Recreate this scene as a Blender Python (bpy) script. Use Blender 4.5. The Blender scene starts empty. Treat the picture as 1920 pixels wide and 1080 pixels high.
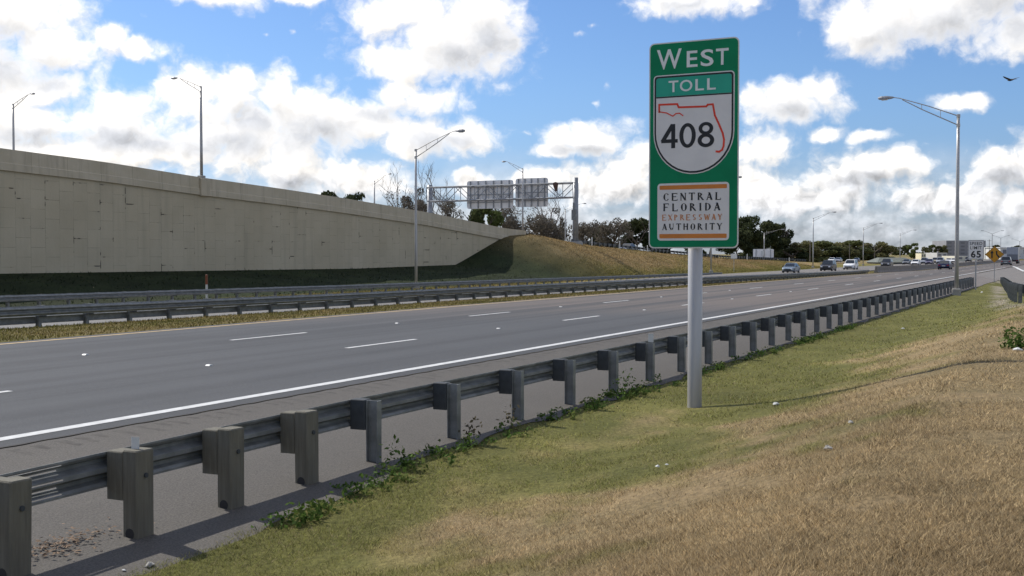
import bpy, math, random
import numpy as np
from mathutils import Vector, Matrix
random.seed(7); RNG=np.random.default_rng(11)
S=bpy.context.scene; C=S.collection
PI=math.pi; R=math.radians

# ------------------------------------------------------------------ camera (world: x along the road, y to its left, z up)
F=2160.0; YH=476.0; TH=.4615; CH=2.177; CD=11.363        # focal length and horizon in photo pixels, yaw, eye height, distance to white line
PITCH=math.atan((540-YH)/F)
cam=bpy.data.cameras.new('camera'); co=bpy.data.objects.new('camera',cam); C.objects.link(co); S.camera=co
cam.sensor_width=36; cam.lens=36*F/1920; cam.clip_end=20000; cam.clip_start=.1
CAM=Vector((0,-CD,CH)); co.location=CAM
co.rotation_euler=(PI/2-PITCH,0,TH-PI/2)
FWD=Vector((math.cos(TH),math.sin(TH),0)); RGT=Vector((math.sin(TH),-math.cos(TH),0)); UP=Vector((0,0,1))
S.view_settings.view_transform='Standard'; S.view_settings.look='None'; S.view_settings.gamma=1; S.view_settings.exposure=0.0
S.render.resolution_x=1024; S.render.resolution_y=576
S.cycles.max_bounces=6; S.cycles.transparent_max_bounces=8

# ------------------------------------------------------------------ sun
SUN_EL=R(44); SUN_ROT=R(12)
SD=Vector((math.sin(SUN_ROT)*math.cos(SUN_EL),math.cos(SUN_ROT)*math.cos(SUN_EL),math.sin(SUN_EL)))
sl=bpy.data.lights.new('sun','SUN'); sl.energy=4.6; sl.angle=R(.5); sl.color=(1,.955,.88)
so=bpy.data.objects.new('sun',sl); C.objects.link(so); so.rotation_euler=(-SD).to_track_quat('-Z','Y').to_euler(); so.location=(0,40,60)

# ------------------------------------------------------------------ node helpers
class NT:
    def __init__(s,tree): s.t=tree; s.n=tree.nodes; s.l=tree.links
    def node(s,typ,**kw):
        n=s.n.new(typ)
        for k,v in kw.items(): setattr(n,k,v)
        return n
    def put(s,sock,v):
        if hasattr(v,'is_output') or hasattr(v,'links'): s.l.new(v,sock)
        else: sock.default_value=v
    def math(s,op,a,b=None,c=None,clamp=False):
        n=s.node('ShaderNodeMath',operation=op,use_clamp=clamp)
        for i,v in enumerate((a,b,c)):
            if v is not None: s.put(n.inputs[i],v)
        return n.outputs[0]
    def vmath(s,op,a,b=None,c=None):
        n=s.node('ShaderNodeVectorMath',operation=op)
        for i,v in enumerate((a,b,c)):
            if v is not None: s.put(n.inputs[i],v)
        return n.outputs['Value'] if op in('LENGTH','DOT_PRODUCT','DISTANCE') else n.outputs[0]
    def noise(s,vec,scale,detail=4,rough=.55,dist=0,col=False):
        n=s.node('ShaderNodeTexNoise'); s.put(n.inputs['Vector'],vec)
        n.inputs['Scale'].default_value=scale; n.inputs['Detail'].default_value=detail; n.inputs['Roughness'].default_value=rough; n.inputs['Distortion'].default_value=dist
        return n.outputs['Color'] if col else n.outputs['Fac']
    def voro(s,vec,scale,detail=0,feature='F1'):
        n=s.node('ShaderNodeTexVoronoi',feature=feature); s.put(n.inputs['Vector'],vec)
        n.inputs['Scale'].default_value=scale
        if 'Detail' in n.inputs: n.inputs['Detail'].default_value=detail
        return n.outputs['Distance']
    def ss(s,v,a,b,lo=0.,hi=1.):
        n=s.node('ShaderNodeMapRange',interpolation_type='SMOOTHSTEP'); s.put(n.inputs[0],v)
        for i,x in enumerate((a,b,lo,hi)): n.inputs[i+1].default_value=x
        return n.outputs[0]
    def mix(s,f,a,b,blend='MIX'):
        n=s.node('ShaderNodeMix',data_type='RGBA',blend_type=blend); s.put(n.inputs[0],f)
        for i,v in ((6,a),(7,b)):
            if isinstance(v,tuple) and len(v)==3: v=v+(1,)
            s.put(n.inputs[i],v)
        return n.outputs[2]
    def xyz(s,x,y,z):
        n=s.node('ShaderNodeCombineXYZ')
        for i,v in enumerate((x,y,z)): s.put(n.inputs[i],v)
        return n.outputs[0]
    def sep(s,v):
        n=s.node('ShaderNodeSeparateXYZ'); s.put(n.inputs[0],v); return n.outputs

# ------------------------------------------------------------------ sky: Nishita with a field of cumulus clouds
W=bpy.data.worlds.new('World'); S.world=W; W.use_nodes=True
w=NT(W.node_tree); w.n.clear()
out=w.node('ShaderNodeOutputWorld'); bg=w.node('ShaderNodeBackground'); bg.inputs[1].default_value=.1; w.l.new(bg.outputs[0],out.inputs[0])
sky=w.node('ShaderNodeTexSky',sky_type='NISHITA'); sky.sun_disc=False; sky.sun_elevation=SUN_EL; sky.sun_rotation=SUN_ROT
sky.air_density=1.0; sky.dust_density=.6; sky.ozone_density=2.5; sky.altitude=0
tc=w.node('ShaderNodeTexCoord'); dx,dy,dz=w.sep(tc.outputs['Generated'])
az=w.math('SUBTRACT',TH,w.math('ARCTAN2',dy,dx))                     # azimuth to the right of the view axis
az=w.math('WRAP',az,PI,-PI)
el=w.math('ARCSINE',dz)
# sky coordinates: hundreds of "degrees-like" units, x to the right, y downwards from 4.76 at the horizon
SX=w.math('MULTIPLY_ADD',az,21.6,9.6); SY=w.math('MULTIPLY_ADD',el,-22.0,4.76)
P0=w.xyz(SX,SY,0.)
wob=w.vmath('SUBTRACT',w.noise(P0,.9,4,.55,0,True),(.5,.5,.5))
wob2=w.vmath('SUBTRACT',w.noise(P0,3.2,3,.55,0,True),(.5,.5,.5))
PW=w.vmath('MULTIPLY_ADD',wob2,(.20,.16,0.),w.vmath('MULTIPLY_ADD',wob,(.6,.42,0.),P0))
def blobs(lst,k,PW=PW):
    acc=None
    for cx,cy,rx,ry in lst:
        sx,sy=100/rx,100/ry
        d=w.vmath('LENGTH',w.vmath('MULTIPLY_ADD',PW,(sx,sy,0.),(-cx/100*sx,-cy/100*sy,0.)))
        acc=d if acc is None else w.math('SMOOTH_MIN',acc,d,k)
    return acc
WHITE=[(60,60,150,85),(150,110,95,55),(30,170,130,85),(120,190,110,50),(290,108,45,20),(235,95,40,28),(110,250,170,50),
 (255,240,75,75),(375,190,70,65),(450,185,48,62),(524,180,42,58),(470,260,190,90),(610,215,75,60),(690,235,85,45),(790,255,90,45),(870,255,68,38),
 (300,290,220,45),(560,320,120,50),(690,340,90,40),(150,300,160,45),(40,240,120,80),
 (735,30,100,60),(850,70,150,85),(760,125,85,50),(910,35,90,70),(790,190,80,32),(750,170,60,30),
 (425,6,95,26),(560,0,70,16),
 (1105,258,92,36),(1030,283,50,18),(1190,300,34,40),(1110,350,110,45),(1180,330,60,60),(1010,340,60,30),(890,345,70,30),
 (1310,12,120,30),(1700,45,190,75),(1590,70,70,45),(1860,95,110,50),(1800,10,220,60),
 (1465,195,100,42),(1525,180,48,32),(1760,211,55,16),(1535,252,30,14),(1620,262,42,13),
 (1425,290,55,42),(1400,350,80,70),(1605,320,85,42),(1660,305,35,28),(1560,350,90,40),(1830,330,95,42),(1890,300,55,40),(1470,375,150,40),(1750,380,120,35),(1880,390,120,40)]
GREY=[(20,150,110,50),(140,170,60,25),(880,128,85,50),(930,80,60,45),(480,232,60,28),(600,258,90,34),(430,275,80,24),(270,270,120,22),(830,262,60,22),(100,275,60,18),
 (720,215,60,18),(1820,75,170,48),(1700,95,110,35),(1480,215,75,18),(1610,345,70,20),(1090,285,70,16),(1840,350,80,22),(560,345,60,18),(1290,20,60,12),(60,105,60,30)]
WISP=[(1078,64,34,15),(1108,46,28,14),(1124,190,18,22),(1142,160,18,24),(510,70,26,12),(562,66,18,14),(985,252,26,12),(1890,190,50,16)]
LU_=blobs(WHITE,.22,w.vmath('ADD',PW,(-.12,-.26,0.))); LW_=blobs(WHITE,.22); LTOP=w.math('SUBTRACT',LU_,LW_); LW_=w.math('MINIMUM',LW_,w.math('ADD',blobs(WISP,.2),.78)); LG=blobs(GREY,.3)
# the rest of the sky, outside the photographed part, has clouds of the same kind
far=w.math('MAXIMUM',w.ss(w.math('ABSOLUTE',w.math('SUBTRACT',SX,9.6)),10.2,13),w.ss(SY,-.4,-2.0))
gen=w.math('MULTIPLY_ADD',w.noise(w.xyz(SX,w.math('MULTIPLY',SY,1.6),0.),.16,3,.5),-5.2,3.75)
LW_=w.math('MINIMUM',LW_,w.math('ADD',gen,w.math('MULTIPLY_ADD',far,-3.,3.)))
n1=w.math('SUBTRACT',w.noise(PW,1.5,9,.62),.5)
PU=w.vmath('ADD',PW,(-.10,-.16,0.))
v1=w.voro(PW,1.9,3); v2=w.voro(PU,1.9,3)
n2=w.math('SUBTRACT',w.noise(PU,1.5,9,.62),.5)
bill=w.math('SUBTRACT',.45,v1); bill2=w.math('SUBTRACT',.45,v2)
dens=w.math('ADD',w.math('SUBTRACT',1.30,LW_),w.math('ADD',w.math('MULTIPLY',n1,1.75),w.math('MULTIPLY',bill,.5)))
mask=w.math('POWER',w.ss(dens,-.30,.62),1.25)
# thin horizon veil
veil=w.math('MULTIPLY',w.ss(SY,2.6,4.2),w.ss(w.noise(w.xyz(SX,w.math('MULTIPLY',SY,2.2),3.),.7,6,.6),.30,.66))
mask=w.math('MAXIMUM',mask,w.math('MULTIPLY',veil,.68))
relief=w.math('ADD',w.math('MULTIPLY',w.math('SUBTRACT',n1,n2),1.1),w.math('MULTIPLY',w.math('SUBTRACT',bill,bill2),.5))
grey=w.math('ADD',w.math('SUBTRACT',1.3,LG),w.math('MULTIPLY',n1,.9))
greyf=w.math('MULTIPLY',w.ss(grey,-.4,1.2),w.ss(dens,.1,.8))
thick=w.ss(dens,.35,1.3)
val=w.math('SUBTRACT',w.math('MULTIPLY_ADD',w.ss(LTOP,-.55,.25),.18,.93),w.math('MULTIPLY',greyf,.38))
low=w.ss(SY,2.5,3.9); val=w.math('MULTIPLY_ADD',relief,w.math('MULTIPLY_ADD',low,.75,.34),val); val=w.math('MULTIPLY_ADD',low,-.13,val)
val=w.math('MINIMUM',w.math('MAXIMUM',val,.42),1.18)
ccol=w.mix(greyf,(1.14,1.10,1.05),(1.0,1.03,1.10)); ccol=w.mix(w.math('MULTIPLY',w.ss(SY,3.0,4.5),.55),ccol,(.84,.92,1.08))
ccol=w.vmath('SCALE',ccol); ccol.node.inputs['Scale'].default_value=1; w.l.new(w.math('MULTIPLY',val,10.),ccol.node.inputs['Scale'])
blue=w.mix(1.0,sky.outputs[0],w.mix(w.ss(SY,1.5,4.6),(.74,.95,1.27),(.66,.80,1.18)),'MULTIPLY')
w.l.new(w.mix(mask,blue,ccol),bg.inputs[0])
W.cycles.sampling_method='MANUAL'; W.cycles.sample_map_resolution=512

# ------------------------------------------------------------------ pixel rays -> places in the world
def ray(px,py):
    a=(px-960)/F; b=(540-py)/F
    return RGT*a+FWD*(math.cos(PITCH)+b*math.sin(PITCH))+UP*(b*math.cos(PITCH)-math.sin(PITCH))
def at_z(px,py,z): d=ray(px,py); return CAM+d*((z-CH)/d.z)
def at_y(px,py,y): d=ray(px,py); return CAM+d*((y+CD)/d.y)
def at_depth(px,py,Y): d=ray(px,py); return CAM+d*(Y/d.dot(FWD))
def depth(p): return (Vector(p)-CAM).dot(FWD)

# ------------------------------------------------------------------ mesh builder
class MB:
    def __init__(s): s.v=[]; s.f=[]
    def add(s,vs,fs):
        o=len(s.v); s.v+= [tuple(p) for p in vs]; s.f+=[tuple(i+o for i in f) for f in fs]; return s
    def box(s,x0,x1,y0,y1,z0,z1):
        return s.add([(x,y,z) for z in(z0,z1) for y in(y0,y1) for x in(x0,x1)],[(0,2,3,1),(4,5,7,6),(0,1,5,4),(2,6,7,3),(0,4,6,2),(1,3,7,5)])
    def bbox(s,x0,x1,y0,y1,z0,z1,b):                                   # box with chamfered vertical and top edges
        def ring(i,z): return [(x0+i+b,y0+i,z),(x1-i-b,y0+i,z),(x1-i,y0+i+b,z),(x1-i,y1-i-b,z),(x1-i-b,y1-i,z),(x0+i+b,y1-i,z),(x0+i,y1-i-b,z),(x0+i,y0+i+b,z)]
        return s.loft([ring(0,z0),ring(0,z1-b),ring(b*.7,z1)])
    def loft(s,rings,cap=True,closed=True):
        n=len(rings[0]); vs=[p for r in rings for p in r]; fs=[]
        for i in range(len(rings)-1):
            for j in range(n if closed else n-1):
                k=(j+1)%n; fs.append((i*n+j,i*n+k,(i+1)*n+k,(i+1)*n+j))
        if cap: fs.append(tuple(range(n-1,-1,-1))); fs.append(tuple((len(rings)-1)*n+j for j in range(n)))
        return s.add(vs,fs)
    def tube(s,pts,rad,n=8,cap=True):
        pts=[Vector(p) for p in pts]; rings=[]
        if not hasattr(rad,'__len__'): rad=[rad]*len(pts)
        for i,p in enumerate(pts):
            t=(pts[min(i+1,len(pts)-1)]-pts[max(i-1,0)]).normalized()
            a=t.cross(UP) if abs(t.z)<.95 else t.cross(Vector((1,0,0)))
            a.normalize(); b=a.cross(t)
            rings.append([p+(a*math.cos(2*PI*j/n)+b*math.sin(2*PI*j/n))*rad[i] for j in range(n)])
        return s.loft(rings,cap)
    def prism(s,poly,axis,lo,hi):
        # poly: 2-D points; axis 'x' -> (y,z), 'y' -> (x,z), 'z' -> (x,y)
        def P(p,t): return {'x':(t,p[0],p[1]),'y':(p[0],t,p[1]),'z':(p[0],p[1],t)}[axis]
        return s.loft([[P(p,lo) for p in poly],[P(p,hi) for p in poly]])
    def mesh(s,name,m,smooth=False):
        me=bpy.data.meshes.new(name); me.from_pydata([tuple(v) for v in s.v],[],s.f); me.validate()
        if m: me.materials.append(m)
        import bmesh
        b=bmesh.new(); b.from_mesh(me); bmesh.ops.recalc_face_normals(b,faces=b.faces); b.to_mesh(me); b.free()
        if smooth: me.shade_smooth()
        return me
    def build(s,name,m,parent=None,loc=None,smooth=False,**kw):
        o=bpy.data.objects.new(name,s.mesh(name,m,smooth)); C.objects.link(o)
        if parent: o.parent=parent
        if loc is not None: o.location=loc
        for k,v in kw.items(): o[k]=v
        return o
def tag(o,label,cat,group=None,kind=None):
    o['label']=label; o['category']=cat
    if group: o['group']=group
    if kind: o['kind']=kind
    return o
def thing(name,label,cat,loc=(0,0,0),rz=0,group=None):
    o=bpy.data.objects.new(name,None); C.objects.link(o); o.location=loc; o.rotation_euler=(0,0,rz); o.empty_display_size=.3
    return tag(o,label,cat,group)
def structure(o): o['kind']='structure'; return o
def copy_tree(o,parent=None):
    c=o.copy(); C.objects.link(c); c.parent=parent
    for ch in list(o.children): copy_tree(ch,c)
    return c
def grid(name,m,xs,ys,zf,smooth=True,attr=None):
    xs=np.asarray(xs,float); ys=np.asarray(ys,float); X,Y=np.meshgrid(xs,ys); Z=zf(X,Y)
    nx,ny=len(xs),len(ys); V=np.stack([X,Y,Z],-1).reshape(-1,3)
    i=np.arange(nx-1)[None,:]+np.arange(ny-1)[:,None]*nx
    Fq=np.stack([i,i+1,i+1+nx,i+nx],-1).reshape(-1,4)
    me=mesh_np(name,V,Fq); me.materials.append(m)
    if smooth: me.shade_smooth()
    if attr is not None:
        at=me.attributes.new('tint','FLOAT_COLOR','POINT'); at.data.foreach_set('color',attr(V[:,0],V[:,1]).astype(np.float32).ravel())
    o=bpy.data.objects.new(name,me); C.objects.link(o); return o
def mesh_np(name,V,Fq):
    me=bpy.data.meshes.new(name); n=Fq.shape[1]
    me.vertices.add(len(V)); me.vertices.foreach_set('co',V.astype(np.float32).ravel())
    me.loops.add(Fq.size); me.loops.foreach_set('vertex_index',Fq.astype(np.int32).ravel())
    me.polygons.add(len(Fq)); me.polygons.foreach_set('loop_start',np.arange(0,Fq.size,n,dtype=np.int32))
    me.update(calc_edges=True); me.validate(); return me

# ------------------------------------------------------------------ materials
def newmat(name):
    m=bpy.data.materials.new(name); m.use_nodes=True; t=NT(m.node_tree); return m,t,t.n['Principled BSDF']
MATS={}
def mat(name,col,rough=.6,metal=0,var=.12,scale=6,bump=0,bscale=40,stretch=None,spec=.4,dirt=None):
    if name in MATS: return MATS[name]
    m,t,p=newmat(name); tcn=t.node('ShaderNodeTexCoord'); v=tcn.outputs['Object']
    if stretch: v=t.vmath('MULTIPLY',v,stretch)
    n=t.noise(v,scale,5,.6)
    a=tuple(min(1,c*(1+var)) for c in col); b=tuple(c*(1-var) for c in col)
    c=t.mix(t.ss(n,.3,.7),b,a)
    if dirt: c=t.mix(t.math('MULTIPLY',t.ss(t.noise(v,scale*.4,6,.7),.5,.75),dirt[1]),c,dirt[0])
    t.l.new(c,p.inputs['Base Color'])
    p.inputs['Roughness'].default_value=rough; p.inputs['Metallic'].default_value=metal; p.inputs['Specular IOR Level'].default_value=spec
    if bump:
        b=t.node('ShaderNodeBump'); b.inputs['Strength'].default_value=bump; b.inputs['Distance'].default_value=.02
        t.l.new(t.noise(v,bscale,4,.6),b.inputs['Height']); t.l.new(b.outputs[0],p.inputs['Normal'])
    MATS[name]=m; return m
galv=mat('galvanized_steel',(.215,.222,.215),.55,.35,.22,5,dirt=((.20,.19,.17),.35))
galv_pole=mat('galvanized_pole',(.42,.41,.395),.42,.35,.12,3,stretch=(1,1,.15))
dark_block=mat('dark_block',(.045,.05,.053),.7,0,.2,8)
wood=mat('weathered_wood',(.150,.138,.105),.85,0,.16,9,.3,60,stretch=(3,3,.25),dirt=((.09,.085,.07),.5))
concrete=mat('concrete',(.36,.345,.31),.85,0,.1,4,.2,80,dirt=((.22,.2,.17),.4))
concrete_dark=mat('old_concrete',(.24,.21,.18),.85,0,.15,3,.2,60,dirt=((.12,.11,.1),.5))
alum=mat('sign_back_aluminium',(.80,.78,.75),.55,.0,.08,1.5)
glass=mat('car_glass',(.025,.03,.035),.08,0,.1,3,spec=.6)
rubber=mat('tyre_rubber',(.02,.02,.02),.8,0,.1,5)
rim_m=mat('wheel_rim',(.4,.4,.42),.35,.8,.1,5)
lamp_white=mat('headlight_lens',(.75,.77,.8),.15,0,.05,5,spec=.6)
lamp_red=mat('taillight_lens',(.35,.02,.02),.2,0,.1,5)
black_trim=mat('black_trim',(.025,.025,.027),.5,0,.1,6)
white_paint=mat('white_marking',(.55,.55,.53),.7,0,.12,5,dirt=((.36,.35,.33),.5))
yellow_paint=mat('yellow_marking',(.46,.33,.16),.75,0,.2,3,dirt=((.25,.22,.19),.75))
bark=mat('bark',(.12,.095,.075),.9,0,.25,6,.5,30,stretch=(2,2,.4))
bark_grey=mat('bark_grey',(.20,.175,.155),.9,0,.25,6)
white_plastic=mat('white_plastic',(.60,.60,.57),.5,0,.06,9)
orange_plastic=mat('orange_sheeting',(.20,.06,.025),.5,0,.1,9)

# asphalt: weathered grey near, browner pavement farther on, faint wheel tracks
def asphalt(name,near,farc,x0,x1,track=.26,grain=.35):
    m,t,p=newmat(name); g=t.node('ShaderNodeNewGeometry').outputs['Position']; x,y,z=t.sep(g)
    wobx=t.math('MULTIPLY_ADD',t.noise(g,.12,3,.5),14.,t.math('MULTIPLY_ADD',y,1.2,x))
    c=t.mix(t.ss(wobx,x0,x1),near,farc)
    tr=t.noise(t.xyz(t.math('MULTIPLY',x,.012),y,0.),1.1,3,.5)
    c=t.mix(t.math('MULTIPLY',t.ss(tr,.42,.62),track*3),c,tuple(q*.72 for q in near))
    c=t.mix(t.math('MULTIPLY',t.ss(t.noise(g,.35,5,.65),.4,.75),.3),c,tuple(q*1.18 for q in near))
    gr=t.noise(g,55,2,.7); c=t.mix(grain,c,t.mix(t.ss(gr,.3,.7),(.45,.45,.45),(1.6,1.6,1.6)),'MULTIPLY')
    t.l.new(c,p.inputs['Base Color']); p.inputs['Roughness'].default_value=.85; p.inputs['Specular IOR Level'].default_value=.25
    b=t.node('ShaderNodeBump'); b.inputs['Strength'].default_value=.35; b.inputs['Distance'].default_value=.01; t.l.new(t.noise(g,70,3,.7),b.inputs['Height']); t.l.new(b.outputs[0],p.inputs['Normal'])
    return m
road_m=asphalt('asphalt',(.074,.076,.079),(.138,.116,.101),44,62)
shoulder_m=asphalt('shoulder_asphalt',(.098,.089,.077),(.17,.15,.135),60,90,.05,.5)
opp_m=asphalt('far_asphalt',(.18,.175,.165),(.17,.155,.14),60,120,.06)

# ground: grass colours by place, mottled
def tint(x,y):
    x=np.asarray(x,float); y=np.asarray(y,float)
    n=fbm(x*.35,y*.6); n2=fbm(x*1.3+7,y*1.8+3); n3=fbm(x*.09+3,y*.16+9)
    yb=-7.1-1.7*np.clip((x-13)/12,0,1)-3.0*np.clip((x-30)/25,0,1)
    n4=fbm(x*3.1+2,y*4.2+8,3); dry=np.clip((yb-y)/2.3+.50+(n-.5)*3.0+(n2-.5)*1.6+(n4-.5)*1.0,0,1)
    dry=np.where(y>-3.5,np.clip(.55+(n-.5)*1.6,0,1),dry)
    edge=np.clip(1-np.abs(y+4.9)/.8,0,1)*np.clip((x-9)/4,0,1)
    dry=np.clip(dry-.75*edge,0,1)
    hill=(y>36)&(y<80)
    rise=np.clip((y-40)/6,0,1)
    dry=np.where(hill,np.clip((.30+.75*rise+(n3-.5)*1.5+(n-.5)*.7-.25*np.clip((x-150)/70,0,1)),0,1),dry)
    G_=np.array([.132,.130,.042]); M=np.array([.185,.160,.066]); D_=np.array([.240,.182,.102])
    d=dry[...,None]
    c=np.where(d<.5,G_+(M-G_)*d*2,M+(D_-M)*(d*2-1))
    c=np.where((hill&True)[...,None],c*np.array([1.02,.97,.82]),c)
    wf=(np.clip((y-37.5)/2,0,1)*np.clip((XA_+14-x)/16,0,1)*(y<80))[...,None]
    c=c*(1-wf)+wf*np.array([.022,.031,.012])*(.7+.6*n[...,None])  # greener grass at the wall foot, the wall's shadow deepened in its colour
    med=((y>11.2)&(y<18.6))[...,None]; c=np.where(med,c*np.array([.80,.78,.62]),c)
    soil=np.clip(1-np.abs(y-np.interp(x,[29,40,51,80,112],[-11.6,-9.6,-8.3,-6.5,-4.4]))/.7,0,1)*(x>30)*(x<114)*(n>.42)
    c=c*(1-soil[...,None])+soil[...,None]*np.array([.27,.24,.19])
    c=c*(.62+.40*n2+.36*n)[...,None]
    return np.concatenate([c,np.ones_like(d)],-1)
XA_=121.
def hash2(i,j): 
    h=np.sin(i*127.1+j*311.7)*43758.5453; return h-np.floor(h)
def vnoise(x,y):
    i=np.floor(x); j=np.floor(y); fx=x-i; fy=y-j; fx=fx*fx*(3-2*fx); fy=fy*fy*(3-2*fy)
    return (hash2(i,j)*(1-fx)+hash2(i+1,j)*fx)*(1-fy)+(hash2(i,j+1)*(1-fx)+hash2(i+1,j+1)*fx)*fy
def fbm(x,y,o=4):
    s=0;a=.5;t=0
    for k in range(o): s=s+a*vnoise(x*2**k+k*13.7,y*2**k+k*5.1); t+=a; a*=.5
    return s/t
def grassmat(name,translucent=False,mott=1.):
    m,t,p=newmat(name); at=t.node('ShaderNodeAttribute'); at.attribute_name='tint'
    g=t.node('ShaderNodeNewGeometry').outputs['Position']
    c=at.outputs['Color']
    if not translucent:
        c=t.mix(.75*mott,c,t.mix(t.ss(t.noise(g,14,5,.75),.3,.7),(.55,.55,.55),(1.45,1.42,1.35)),'MULTIPLY')
        c=t.mix(.7*mott,c,t.mix(t.ss(t.noise(g,.55,6,.7),.3,.7),(.72,.76,.7),(1.28,1.22,1.2)),'MULTIPLY')
        b=t.node('ShaderNodeBump'); b.inputs['Strength'].default_value=.8; b.inputs['Distance'].default_value=.08; t.l.new(t.noise(g,9,6,.75),b.inputs['Height']); t.l.new(b.outputs[0],p.inputs['Normal'])
    t.l.new(c,p.inputs['Base Color']); p.inputs['Roughness'].default_value=.9; p.inputs['Specular IOR Level'].default_value=.1
    if translucent:
        tr=t.node('ShaderNodeBsdfTranslucent'); t.l.new(c,tr.inputs[0]); mx=t.node('ShaderNodeMixShader'); mx.inputs[0].default_value=.3
        t.l.new(p.outputs[0],mx.inputs[1]); t.l.new(tr.outputs[0],mx.inputs[2]); t.l.new(mx.outputs[0],t.n['Material Output'].inputs[0])
    return m
ground_m=grassmat('grass_ground'); blade_m=grassmat('grass_blade',True); leaf_m=grassmat('leaf',True)

# ------------------------------------------------------------------ terrain
def interp(x,pts):
    a=np.array(pts,float); return np.interp(x,a[:,0],a[:,1])
WALL_Y=52.0
def cross(x): return interp(x,[(-50,.0087),(40,.0087),(125,-.007),(190,-.035),(260,-.04),(2000,-.04)])
def tops(pts,y):
    q=[(at_y(px,py,y).x,at_y(px,py,y).z) for px,py in pts]; k=(q[1][1]-q[0][1])/(q[1][0]-q[0][0]); q=[(q[0][0]-30,q[0][1]-30*k)]+q
    return lambda x: interp(x,q)
R1=tops([(0,576),(320,563),(640,550),(960,535),(1280,520.8),(1600,508)],17.55)
def road_z(x,y):
    c=cross(x)
    r=np.where(y>=-.45,c*y,-.45*c-.0665*(-.45-y))
    return r-.06*np.clip((11-x)/5,0,1)*np.clip((-.45-y)/3.5,0,1.2)
# crest of the embankment right of the wall, read off the photo on the plane y = WALL_Y
CREST=[(at_y(px,py,WALL_Y).x,at_y(px,py,WALL_Y).z) for px,py in [(962,441),(986,439),(1015,444.5),(1072,457),(1130,464),(1235,475),(1361,486),(1471,489.5),(1560,494)]]
TOP=[(at_y(px,py,WALL_Y).x,at_y(px,py,WALL_Y).z) for px,py in [(0,278),(190,303),(378,333),(520,353),(640,371),(800,398),(945,428),(985,432.5)]]
XW=TOP[-1][0]                                                         # end of the wall
TOP=[(-60,TOP[0][1]+(TOP[0][1]-TOP[2][1])/(TOP[2][0]-TOP[0][0])*(TOP[0][0]+60))]+TOP
def top_z(x): return interp(x,TOP+[(XW+5,CREST[2][1]+.9)])
XA=at_y(855,495,WALL_Y).x; XB=at_y(948,440,WALL_Y).x                    # where the grass starts and stops climbing the wall
def crest_z(x):
    c=interp(x,[(XB,CREST[0][1]-.1)]+CREST+[(420,-.9),(3000,-.9)])
    base=interp(x,[(-60,.9),(20,1.0),(XA-20,.75),(XA,.95)])
    t=np.clip((x-XA)/(XB-XA),0,1)
    return np.where(x<XA,base,np.where(x<XB,.95+(CREST[0][1]-.1-.95)*t,c))
def elev_z(x): return np.where(x<XW,top_z(x)-1.0,crest_z(x)+.25)
def bank_amp(x): return interp(x,[(-50,1),(36,1),(51,.66),(66,.3),(80,.06),(95,0)])
BANK=[(-400,1.2),(-60,1.1),(-14,1.04),(-10.6,1.03),(-9.9,.98),(-8.95,.68),(-8.2,.46),(-7.3,.22),(-6.5,.08),(-5.8,0),(-3.9,0)]
RAMPZ=[(-80,1.0),(20,1.0),(40,.75),(51,.3),(80,-.2),(112,-.3),(130,0),(2000,0)]
GORE=[(-80,-14.6),(16,-14.0),(27,-12.6),(40,-10.3),(51.4,-8.9),(66,-7.85),(80,-7.0),(95,-5.9),(112,-4.6),(124,-1.0),(2000,-1.0)]
def G(x,y):
    x=np.asarray(x,float); y=np.asarray(y,float)
    e=road_z(x,np.maximum(y,-4.75))-.016
    near=e+.02*np.clip((-4.6-y)/.3,0,1)+bank_amp(x)*interp(y,BANK[::1])-.25*np.clip((x-60)/40,0,1)*np.clip((-4.2-y)/2,0,1)
    near=near+(fbm(x*.9,y*.9)-.5)*.10*np.clip((-4.8-y)/1.,0,1)
    wr=np.clip((interp(x,GORE)-.35-y)/.85,0,1); near=near*(1-wr)+(interp(x,RAMPZ)-.10)*wr
    rl=road_z(x,11.36+0*y)
    u=np.clip((y-11.36)/6.4,0,1); med=rl+(R1(x)-.67-rl)*u
    med=med+(-.46-med)*np.clip((y-17.8)/1.2,0,1)
    opp=-.45-.3*np.clip((y-19)/16.5,0,1)
    foot=-.78+.02*np.clip(y-37,0,4)
    cz=crest_z(x); s=np.clip((y-40.5)/(WALL_Y-40.5),0,1); s=s*s*(3-2*s)*.55+s*.45
    s=np.where(x>XA,s+(s**.62-s)*np.clip((x-XA)/12,0,1)*np.clip((200-x)/40,0,1),s)
    hill=foot+(cz-foot)*s+(fbm(x*.25,y*.4)-.5)*.35*np.clip((y-41)/3,0,1)*np.clip((WALL_Y-.3-y)/2,0,1)
    up=np.where(y>WALL_Y+.12,elev_z(x)-.3,hill)
    back=np.clip((y-112)/60,0,1); ez=elev_z(x)-.3-.9*np.clip((y-81)/4,0,1); up=np.where(y>81,ez*(1-back)+np.minimum(-.2,ez)*back,up)
    z=np.where(y<-3.95,near,np.where(y<11.4,road_z(x,y)-.09,np.where(y<18.9,med,np.where(y<36,opp-.07,up))))
    return z
def geo(a,b,s0,k):
    r=[a]; s=s0
    while r[-1]<b: r.append(r[-1]+s); s*=k
    return r
xs=[-3000,-1000,-400,-200,-120,-80,-60,-45,-30,-20,-12,-7,-4,-2]+list(np.arange(0,34,.4))+geo(34,320,.5,1.014)+geo(330,9000,12,1.2)
ys=[-4000,-2000,-900,-400,-200,-100,-60,-40,-30,-24,-20,-17,-15]+list(np.arange(-14,-4.1,.3))+[-4.05,-3.94,-3.5,-2,-.45,0,3.66,7.3,11,11.37]+list(np.arange(11.8,19,.6))+[18.95,19.2,24,30,35,35.9,36.1,37,38,39,40]+list(np.arange(40.5,52,.5))+[51.9,52.1,52.2,53,56,60,66,72,78,81,84,88,92,96,110,140,200,300,450,700,1200,2500,6000]
gr=structure(grid('ground',ground_m,xs,ys,G,attr=tint))

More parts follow.
